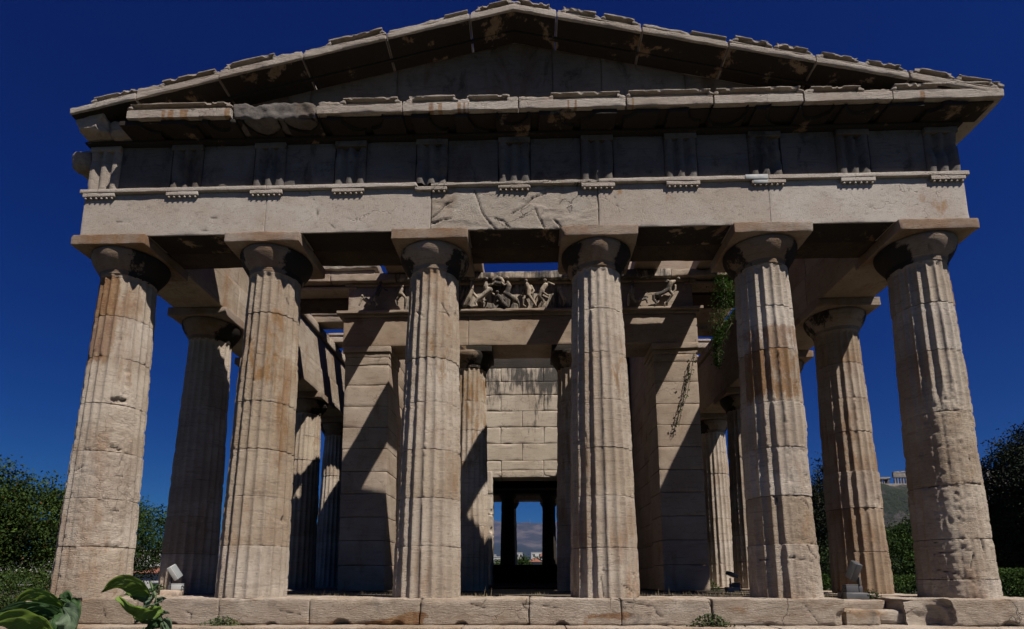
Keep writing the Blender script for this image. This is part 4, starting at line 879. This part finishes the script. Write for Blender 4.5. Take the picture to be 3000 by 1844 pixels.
# ------------------------------------------------------------------ foreground leaves
def bigleafmat(name, a, b, vein):
    mt, t, bs = NT(name); uv = attrib(t, 'u'); vv = attrib(t, 'v')
    # side veins run forward from the midrib
    wv = math_(t, 'SINE', math_(t, 'MULTIPLY', math_(t, 'SUBTRACT', uv, math_(t, 'MULTIPLY', math_(t, 'ABSOLUTE', vv), .35)), 44))
    sv = ramp(t, wv, .88, 1.0, 0, .75); mid = ramp(t, math_(t, 'ABSOLUTE', vv), .0, .06, 1, 0)
    g = N(t, 'ShaderNodeNewGeometry').outputs['Position']
    c = mixc(t, ramp(t, noise(t, g, 11, 4), .35, .65), a, b); c = mixc(t, math_(t, 'MAXIMUM', sv, mid), c, vein)
    t.links.new(c, bs.inputs['Base Color']); bs.inputs['Roughness'].default_value = .62; bs.inputs['Specular IOR Level'].default_value = .3
    bp = N(t, 'ShaderNodeBump'); bp.inputs['Strength'].default_value = .6; bp.inputs['Distance'].default_value = .004
    t.links.new(math_(t, 'SUBTRACT', noise(t, g, 60, 3), math_(t, 'MAXIMUM', sv, mid)), bp.inputs['Height']); t.links.new(bp.outputs[0], bs.inputs['Normal'])
    tr = N(t, 'ShaderNodeBsdfTranslucent'); t.links.new(c, tr.inputs['Color']); mx_ = N(t, 'ShaderNodeMixShader'); mx_.inputs[0].default_value = .4
    t.links.new(bs.outputs[0], mx_.inputs[1]); t.links.new(tr.outputs[0], mx_.inputs[2]); t.links.new(mx_.outputs[0], t.nodes['Material Output'].inputs['Surface']); return mt
BL = bigleafmat('large_leaf', (.12, .19, .028), (.18, .28, .045), (.27, .36, .12)); BD = bigleafmat('large_leaf_dark', (.04, .085, .026), (.065, .13, .05), (.08, .14, .06)); BG = bigleafmat('large_leaf_underside', (.10, .15, .085), (.14, .19, .12), (.2, .25, .17))
def big_leaf(base, mid, tip, wpx, tilt, mat, parent, origin, fold=.25, wave=.05, seed=0, Y=(-6.3, -6.3, -6.3)):
    A, B, C = [at(p[0], p[1], y) for p, y in zip((base, mid, tip), Y)]; nu, nv = 25, 13
    u = np.linspace(0, 1, nu); v = np.linspace(-1, 1, nv); B2 = 2*B-(A+C)/2
    cen = ((1-u)**2)[:, None]*A+(2*u*(1-u))[:, None]*B2+(u**2)[:, None]*C
    tg = np.gradient(cen, axis=0); tg /= np.linalg.norm(tg, axis=1)[:, None]
    side = np.cross(tg, CF); side /= np.linalg.norm(side, axis=1)[:, None]; side = side*math.cos(tilt)+CF*math.sin(tilt); nr = np.cross(tg, side)
    W = wpx/1680*2.15*.5*(np.sin(math.pi*np.clip(u, 0, 1)**.72)**.8)*(1-.25*u)
    ser = 1+.06*((u*26) % 1.0)+.05*fbm(np.stack([u*9, u*0+seed, u*0], -1), 1, 3, seed)
    P = cen[:, None, :]+side[:, None, :]*(v[None, :, None]*(W*ser)[:, None, None])+nr[:, None, :]*((np.abs(v)[None, :]*fold*W[:, None]+wave*.15*np.sin(u*17+seed)[:, None]*(v*v)[None, :]*W[:, None]*4+.02*fbm(np.stack([np.repeat(u[:, None], nv, 1)*3, np.repeat(v[None], nu, 0)*2, np.full((nu, nv), seed*3.1)], -1), 1.3, 2, seed)))[..., None]
    U = np.repeat(u[:, None], nv, 1).ravel(); VV = np.repeat(v[None], nu, 0).ravel()
    return mesh('leaf', P.reshape(-1, 3)-origin, grid_faces(nu, nv), mat, parent, attr={'u': U, 'v': VV})
stemm = plain('green_stem', (.06, .09, .03), .6)
def sapling(label, root_px, leaves_, stems, Y=-6.3):
    o = at(root_px[0], root_px[1], Y); o = np.array([o[0], o[1], -1.15]); p = tag(empty('leafy_sapling', o), label, 'plant')
    for k, L in enumerate(leaves_): big_leaf(*L[:5], L[5], p, o, seed=k+1, Y=L[6] if len(L) > 6 else (Y, Y, Y))
    pcs = [limb(at(a[0], a[1], Y), at(b[0], b[1], Y), .006, .004, 6, .03, k) for k, (a, b) in enumerate(stems)]
    a = at(stems[0][0][0], stems[0][0][1], Y); pcs.append(limb(o, a, .012, .006, 6, .02, 9)); V, fq = merge(pcs); mesh('stem', V-o, fq, stemm, p)
y0 = -6.3
sapling('slender sapling with bright heart-shaped leaves in front of the first column', (476, 1900),
    [((438, 1752), (372, 1708), (300, 1733), 66, .35, BL, (y0, y0-.05, y0-.02)), ((472, 1782), (410, 1790), (343, 1750), 62, .5, BL, (y0, y0-.08, y0-.1)),
     ((452, 1742), (415, 1748), (368, 1738), 40, .9, BD, (y0, y0+.05, y0+.08)), ((440, 1735), (450, 1722), (462, 1712), 24, .6, BD), ((424, 1790), (436, 1762), (455, 1738), 30, .7, BG),
     ((448, 1776), (468, 1760), (486, 1752), 24, .4, BG), ((430, 1800), (405, 1812), (390, 1800), 26, .5, BL), ((462, 1795), (440, 1812), (398, 1818), 50, .8, BD, (y0, y0+.03, y0+.05)),
     ((476, 1815), (455, 1828), (425, 1850), 46, .9, BD), ((470, 1800), (485, 1796), (498, 1798), 14, .5, BG), ((480, 1812), (492, 1835), (494, 1870), 26, .5, BG), ((478, 1850), (450, 1852), (415, 1846), 40, .9, BD)],
    [((478, 1860), (470, 1800)), ((470, 1800), (455, 1745)), ((455, 1745), (440, 1705)), ((468, 1790), (440, 1772))])
sapling('dense leafy sapling in the bottom left corner of the view', (190, 1910),
    [((190, 1790), (110, 1745), (40, 1775), 62, .4, BL, (y0, y0-.05, y0)), ((200, 1800), (100, 1778), (-10, 1798), 70, .5, BD, (y0, y0-.06, y0)), ((205, 1815), (130, 1790), (45, 1812), 60, .6, BD, (y0, y0-.1, y0-.1)),
     ((160, 1850), (70, 1815), (-40, 1835), 92, .35, BL, (y0-.1, y0-.16, y0-.1)), ((180, 1755), (195, 1752), (205, 1775), 40, .6, BD), ((196, 1760), (214, 1790), (222, 1850), 52, .5, BD),
     ((188, 1780), (200, 1820), (170, 1880), 64, .5, BG, (y0-.05, y0-.12, y0-.1)), ((170, 1800), (150, 1830), (120, 1880), 70, .5, BD, (y0-.05, y0-.1, y0-.1)), ((175, 1770), (150, 1762), (120, 1768), 40, .7, BD)],
    [((200, 1870), (195, 1800)), ((195, 1800), (180, 1755)), ((196, 1810), (150, 1830))])

# ------------------------------------------------------------------ weeds
def tuft(name, label, c, rx, ry, n, size, mat, seed, h=.1):
    rg = np.random.default_rng(seed); P = np.stack([rg.normal(0, rx*.5, n), rg.normal(0, ry*.5, n), rg.random(n)**1.5*h], -1); P[:, 2] *= np.exp(-(P[:, 0]/rx)**2)
    o = tag(empty(name, c), label, 'weed'); V, ft = leaves(P, size, rg, .8); mesh('foliage', V, ft, mat, o, sm=False)
    pcs = [limb((0, 0, -.01), P[k]*.9+[0, 0, .01], .003, .001, 4, .05, seed+k) for k in range(0, n, max(1, n//14))]; V, fq = merge(pcs); mesh('stem', V, fq, bark, o)
G_grey = leafmat('grey_green_weed', (.085, .12, .045), (.15, .18, .09), trans=.2)
c = at(652, 1835, -.72); tuft('step_weed', 'green weed growing on the step left of the second column', (c[0], -.74, -.345), .22, .07, 420, .035, G_grey, 61, .12)
c = at(2085, 1835, -.75); tuft('step_weed', 'broad-leaved weed on the step between fourth and fifth columns', (c[0], -.78, -.345), .26, .08, 330, .05, G_grey, 62, .16)
c = at(2555, 1738, .2); tuft('floor_weed', 'dark little weed beside the shaded floodlight on the right', (c[0], .2, -.03), .13, .08, 120, .045, G_deep, 63, .14)
c = at(470, 1725, 1.2); tuft('floor_weed', 'dry weed beside the concrete block of the left floodlight', (c[0]-.05, 1.25, -.02), .12, .1, 120, .05, G_grey, 64, .2)
c = at(2060, 1700, 6); tuft('floor_weed', 'small green weed at the foot of the third right side column', (c[0], 5.4, -.02), .2, .15, 200, .05, G_green, 65, .25)
rg = np.random.default_rng(71); n = 5200
X = rg.uniform(-5.5, 5.5, n); Yv = .66+rg.random(n)**1.6*3.0; P = np.stack([X, Yv, np.full(n, -.02)], -1); k = fbm(P, 1.1, 3, 72) > -.12; P = P[k]; n = len(P)
hgt = rg.uniform(.02, .075, n)*(1+1.3*(rg.random(n) > .97)); ang = rg.uniform(0, 2*math.pi, n); lean = rg.normal(0, .022, (n, 2)); wd = .003
A = P-np.stack([np.cos(ang)*wd, np.sin(ang)*wd, 0*ang], -1); B = P+np.stack([np.cos(ang)*wd, np.sin(ang)*wd, 0*ang], -1); T = P+np.stack([lean[:, 0], lean[:, 1], hgt], -1)
tag(mesh('dry_grass', np.stack([A, B, T], 1).reshape(-1, 3), np.arange(3*n).reshape(-1, 3), leafmat('dry_grass_blades', (.25, .19, .10), (.40, .33, .2), trans=.2), sm=False), 'short dry grass growing over the porch floor behind the front columns', 'grass', kind='stuff')

# ------------------------------------------------------------------ floodlights
def rbox(w_, d, h, r=.008): return rb((-w_/2, w_/2), (-d/2, d/2), (0, h), r=r, res=.5, amp=0, wear=0)
greyp = plain('light_grey_painted_metal', (.40, .41, .41), .4, var=.05); darkp = plain('dark_grey_painted_metal', (.07, .07, .075), .45, var=.1); glass = plain('lamp_glass', (.25, .27, .28), .1, var=.05); conc = plain('pale_concrete', (.42, .33, .26), .9, var=.2, sc=20); rubber = plain('black_rubber', (.02, .02, .02), .7)
def rotm(V, ax, ang, ay=0):
    Mx = np.array(Matrix.Rotation(ang, 3, 'Y')@Matrix.Rotation(ax, 3, 'X')@Matrix.Rotation(ay, 3, 'Z')); return V@Mx.T
def floodlight(label, loc, lean, mats, sc=1.0, flip=1):
    o = tag(empty('floodlight', loc), label, 'lamp', 'floodlights on the temple floor'); o.scale = (sc,)*3
    V, fq = rb((-.21, .17), (-.13, .15), (-.02, .105), r=.01, res=.05, amp=.006, seed=5); mesh('concrete_base', V, fq, mats[2], o)
    V, fq = rbox(.20, .14, .115); mesh('junction_box', V+[.07*flip, 0, .106], fq, mats[0], o)
    V, fq = rbox(.205, .145, .012, .003); mesh('box_lid', V+[.07*flip, 0, .222], fq, mats[0], o)
    pcs = [rb((-.085*flip-.012, -.085*flip+.012), (-.035, .035), (.106, .36), r=.003, res=.5, amp=0, wear=0), rb((-.085*flip-.03, -.085*flip+.03), (-.04, .04), (.106, .20), r=.004, res=.5, amp=0, wear=0)]; V, fq = merge(pcs); mesh('bracket', V, fq, mats[1] if flip > 0 else mats[0], o)
    h = rb((-.05, .05), (-.11, .11), (-.15, .15), r=.014, res=.5, amp=0, wear=0); V = rotm(h[0], .35, lean); mesh('lamp_housing', V+[-.02*flip, 0, .46], h[1], mats[0], o)
    h = rb((.0515*flip-.004, .0515*flip+.006), (-.10, .10), (-.14, .14), r=.003, res=.5, amp=0, wear=0); V = rotm(h[0], .35, lean); mesh('lamp_glass', V+[-.02*flip, 0, .46], h[1], glass, o)
    pts = [(.16*flip, -.03, .16), (.20*flip, -.05, .19), (.23*flip, -.02, .12), (.22*flip, .0, .03), (.30*flip, .08, -.005)]
    V, fq = merge([limb(pts[i], pts[i+1], .009, .009, 6, .02, i) for i in range(4)]); mesh('cable', V, fq, rubber, o)
    return o
c = at(508, 1748, .95); floodlight('white floodlight on a concrete block between the first two columns', (c[0], .95, 0), -.48, (greyp, darkp, conc), .80)
c = at(2505, 1742, .25); o2 = floodlight('dark shaded floodlight on the floor left of the corner column', (c[0], .25, -.03), .28, (darkp, darkp, darkp), .88, -1)
c = at(2120, 1722, 5.0); floodlight('small floodlight lying at the foot of the third right side column', (c[0], 4.35, 0), -1.2, (darkp, darkp, conc), .75)

# ------------------------------------------------------------------ far things
def boxes(lst, name, mat, parent, org=(0, 0, 0)):
    V, fq = merge([rb(a, b, c, r=.05, res=9, amp=0, wear=0) for a, b, c in lst]); return mesh(name, V-np.array(org), fq, mat, parent, sm=False)
def rock():
    Y = 560; a = at(2330, 1600, Y); b = at(3500, 1600, Y); nx, ny = 150, 50; x = np.linspace(a[0], b[0], nx); y = np.linspace(Y-130, Y+160, ny); X, Yy = np.meshgrid(x, y, indexing='ij')
    zt = float(at(2620, 1428, Y)[2]); s_ = smooth(Yy, Y-120, Y-8)*.55+smooth(Yy, Y-30, Y-6)*.45
    Z = -8+(zt+8)*s_*smooth(X, a[0], a[0]+(b[0]-a[0])*.12); P = np.stack([X, Yy, Z], -1); Z = Z+(9*fbm(P, .02, 5, 3)+3*fbm(P, .09, 4, 4))*s_*(1-smooth(Yy, Y-8, Y+4)*.92)
    mt, t, bs = NT('bare_limestone_cliff'); g = N(t, 'ShaderNodeNewGeometry').outputs['Position']; nz_ = N(t, 'ShaderNodeSeparateXYZ'); t.links.new(N(t, 'ShaderNodeNewGeometry').outputs['Normal'], nz_.inputs[0])
    cc = mixc(t, ramp(t, noise(t, g, .05, 9, .7), .4, .65), (.03, .027, .025), (.085, .075, .07)); cc = mixc(t, math_(t, 'MULTIPLY', ramp(t, noise(t, g, .035, 8, .7), .48, .55), .95), cc, (.012, .02, .009))
    t.links.new(cc, bs.inputs['Base Color']); bs.inputs['Roughness'].default_value = 1; bp = N(t, 'ShaderNodeBump'); bp.inputs['Distance'].default_value = 4; t.links.new(noise(t, g, .12, 9, .75), bp.inputs['Height']); t.links.new(bp.outputs[0], bs.inputs['Normal'])
    tag(mesh('rock_hill', np.stack([X, Yy, Z], -1).reshape(-1, 3), grid_faces(nx, ny), mt), kind='structure')
    return Y, zt
RY, RZ = rock()
pm = plain('far_marble', (.20, .175, .15), .9, var=.2, sc=.3); wallm = plain('far_rubble_wall', (.08, .07, .06), .95, var=.4, sc=.35)
def px2(x, y, Y): p = at(x, y, Y); return float(p[0]), float(p[2])
# rampart wall of the citadel and the ruined temple above it
x0, zt = px2(2575, 1424, RY-6); x1, zb = px2(3300, 1478, RY-6)
tag(boxes([((x0, x1), (RY-8, RY-2), (zb-3, zt-2)), ((x0+3, x1), (RY-7, RY-3), (zt-2, zt-.6))], 'rampart_wall', wallm, None), 'long dark rampart wall under the ruined temple on the rock', 'wall')
rt = tag(empty('hilltop_temple', (x0, RY+12, zt)), 'ruined pale temple on top of the rock, seen between the last two columns', 'temple')
YT = RY+12; og = (x0, YT, zt)
def X_(p): return px2(p, 1400, YT)[0]
def Z_(p): return px2(2620, p, YT)[1]
boxes([((X_(2580), X_(2710)), (YT-1.5, YT+22), (zt-3, Z_(1418)))], 'platform', pm, rt, og)
for k in range(6):
    xc = X_(2620+k*8.2); V, fq = limb((xc, YT, Z_(1419)), (xc, YT, Z_(1400)), .95, .75, 12, 0, k); mesh('column', V-np.array(og), fq, pm, rt)
for k, p in enumerate((2587, 2592, 2599)):
    xc = X_(p); V, fq = limb((xc, YT+6, Z_(1419)), (xc, YT+6, Z_(1402)), .9, .75, 12, 0, k); mesh('column', V-np.array(og), fq, pm, rt)
boxes([((X_(2616), X_(2712)), (YT-1.2, YT+1.2), (Z_(1400), Z_(1388)))], 'entablature', pm, rt, og); boxes([((X_(2583), X_(2616)), (YT+4, YT+8), (Z_(1402), Z_(1396)))], 'entablature', pm, rt, og)
boxes([((X_(2606), X_(2619)), (YT+8, YT+10), (Z_(1418), Z_(1400)))], 'inner_wall', wallm, rt, og)
xa, xb = X_(2616), X_(2740); V, fq = rb((xa, xb), (YT-1.2, YT+1.0), (Z_(1388), Z_(1383)), r=.4, res=1.2, amp=.8, seed=3); V[:, 2] += (V[:, 0]-xa)*.05; mesh('broken_gable', V-np.array(og), fq, pm, rt)
x0, z1 = px2(2884, 1374, RY-10); x1, z0 = px2(2990, 1404, RY-10)
V, fq = merge([rb((x0, x1), (RY-12, RY-4), (z0-25, z1-1), r=.3, res=2.5, amp=.5, seed=4)]+[rb((x0+k*3.2, x0+k*3.2+1.6), (RY-12, RY-11), (z1-1.1, z1+.3), r=.2, res=1, amp=.2, seed=k) for k in range(10)])
tag(mesh('bastion_wall', V, fq, pm), 'pale crenellated bastion wall on the rock, beside the right conifer', 'wall')
# the town behind, seen through the doorway and behind the left tree
whitew = plain('white_render', (.36, .355, .345), .8, var=.1, sc=.2); darkw = plain('window_dark', (.05, .055, .06), .2); red = plain('red_roof_tiles', (.20, .075, .045), .8, var=.3, sc=1.5)
def block_house(label, px0, px1, py, Y, floors, roof=None, group='white houses of the town', depth=9):
    x0, x1 = px2(px0, 1600, Y)[0], px2(px1, 1600, Y)[0]; zt = px2(px0, py, Y)[1]; zb = -7.2 if Y > 100 else -2.5; o = (x0, Y, zb); t = tag(empty('town_house', o), label, 'house', group)
    boxes([((x0, x1), (Y, Y+depth), (zb, zt)), ((x0-.15, x1+.15), (Y-.15, Y+depth), (zt, zt+.35))], 'wall', whitew, t, o)
    fh = (zt-zb)/floors; nw = max(2, int((x1-x0)/3.2))
    for f_ in range(floors):
        for k in range(nw):
            wx = x0+(k+.5)*(x1-x0)/nw
            if zt-fh*(f_+1) > zb-1: boxes([((wx-.6, wx+.6), (Y-.06, Y+.1), (zt-fh*(f_+1)+fh*.35, zt-fh*(f_+1)+fh*.8))], 'window', darkw, t, o)
        boxes([((x0+.3, x1-.3), (Y-1.1, Y-.02), (zt-fh*(f_+1)-.05, zt-fh*(f_+1)+.12))], 'balcony', whitew, t, o)
    if roof:
        V = np.array([(x0-.4, Y-.4, zt+.36), (x1+.4, Y-.4, zt+.36), (x1+.4, Y+depth+.4, zt+.36), (x0-.4, Y+depth+.4, zt+.36), (x0+(x1-x0)*.3, Y+depth/2, zt+roof), (x1-(x1-x0)*.3, Y+depth/2, zt+roof)])
        mesh('roof', V-np.array(o), [(0, 1, 5, 4), (1, 2, 5), (2, 3, 4, 5), (3, 0, 4), (0, 3, 2, 1)], red, t, sm=False)
    return t
block_house('white town block seen left through the doorway', 1436, 1452, 1627, 330, 6); block_house('long white town block seen through the left slot of the doorway', 1446, 1472, 1634, 240, 5)
block_house('white town block above the treetop in the doorway', 1512, 1530, 1621, 380, 6); block_house('wide white town block right of the doorway trees', 1556, 1590, 1620, 360, 6); block_house('narrow white town block at the right of the doorway view', 1586, 1606, 1628, 300, 5)
block_house('low white wing below the long town block', 1440, 1462, 1644, 180, 3)
block_house('small house with red hipped roof low in the doorway view', 1553, 1582, 1652, 110, 2, 1.2, 'red-roofed houses')
block_house('orange-roofed house behind the doorway trees', 1584, 1600, 1634, 190, 4, 2.0, 'red-roofed houses')
block_house('white house behind the tall left tree', -60, 160, 1640, 75, 3); block_house('white house half hidden beside the first column', 170, 330, 1600, 95, 3); block_house('white building between first column and side column', 330, 500, 1618, 80, 3)
block_house('low house with red roof right of the first column', 395, 500, 1690, 50, 1, 1.0, 'red-roofed houses', 6)
tree('park_tree', 'dark green tree in the middle of the doorway view', 'tree', (gx(1532, 95), 95, -4.5), [E_(1514, 1550, 1632, 1700, 95, 2.0)], 3000, .35, G_green, 81, tr=.2, clump=.5)
tree('park_tree', 'green tree right of the middle tree in the doorway view', 'tree', (gx(1574, 125), 125, -4.5), [E_(1566, 1582, 1634, 1700, 125, 1.6)], 2200, .35, G_green, 82, tr=.2, clump=.5)
tree('park_tree', 'small reddish-edged tree in the left slot of the doorway', 'tree', (gx(1456, 120), 120, -5), [E_(1440, 1474, 1644, 1700, 120, 2)], 2200, .35, G_mid, 83, tr=.2, clump=.5)
steel = plain('mast_steel', (.3, .3, .3), .6)
for lab, p, top, Y in (('tallest radio mast on the mountain crest', 1553, 1519, 7700), ('left radio mast of the group on the crest', 1528, 1529, 7700), ('short radio mast nearest the left doorway column', 1459, 1535, 7700)):
    x, z = px2(p, 1545, Y); zt_ = px2(p, top, Y)[1]; V, fq = merge([limb((x, Y, z-30), (x, Y, zt_), 1.8, .6, 4, 0, 1), limb((x-6, Y, zt_-25), (x+6, Y, zt_-25), .6, .6, 4, 0, 1)])
    tag(mesh('radio_mast', V-np.array([x, Y, z]), fq, steel, loc=(x, Y, z)), lab, 'mast', 'radio masts on the mountain')

# ------------------------------------------------------------------ the air between here and the mountain
HAZE = 3.6e-5
V, fq = rb((-9000, 9000), (-600, 11500), (-40, 900), r=.1, res=99999, amp=0, wear=0)
hz_ = tag(mesh('haze', V, fq, None, sm=False), kind='stuff'); hm = bpy.data.materials.new('blue_summer_haze'); hm.use_nodes = True; ht = hm.node_tree; ht.nodes.clear()
pv = ht.nodes.new('ShaderNodeVolumePrincipled'); pv.inputs['Color'].default_value = (.10, .24, .80, 1); pv.inputs['Density'].default_value = HAZE; pv.inputs['Anisotropy'].default_value = .2
ho = ht.nodes.new('ShaderNodeOutputMaterial'); ht.links.new(pv.outputs[0], ho.inputs['Volume']); hz_.data.materials.append(hm)
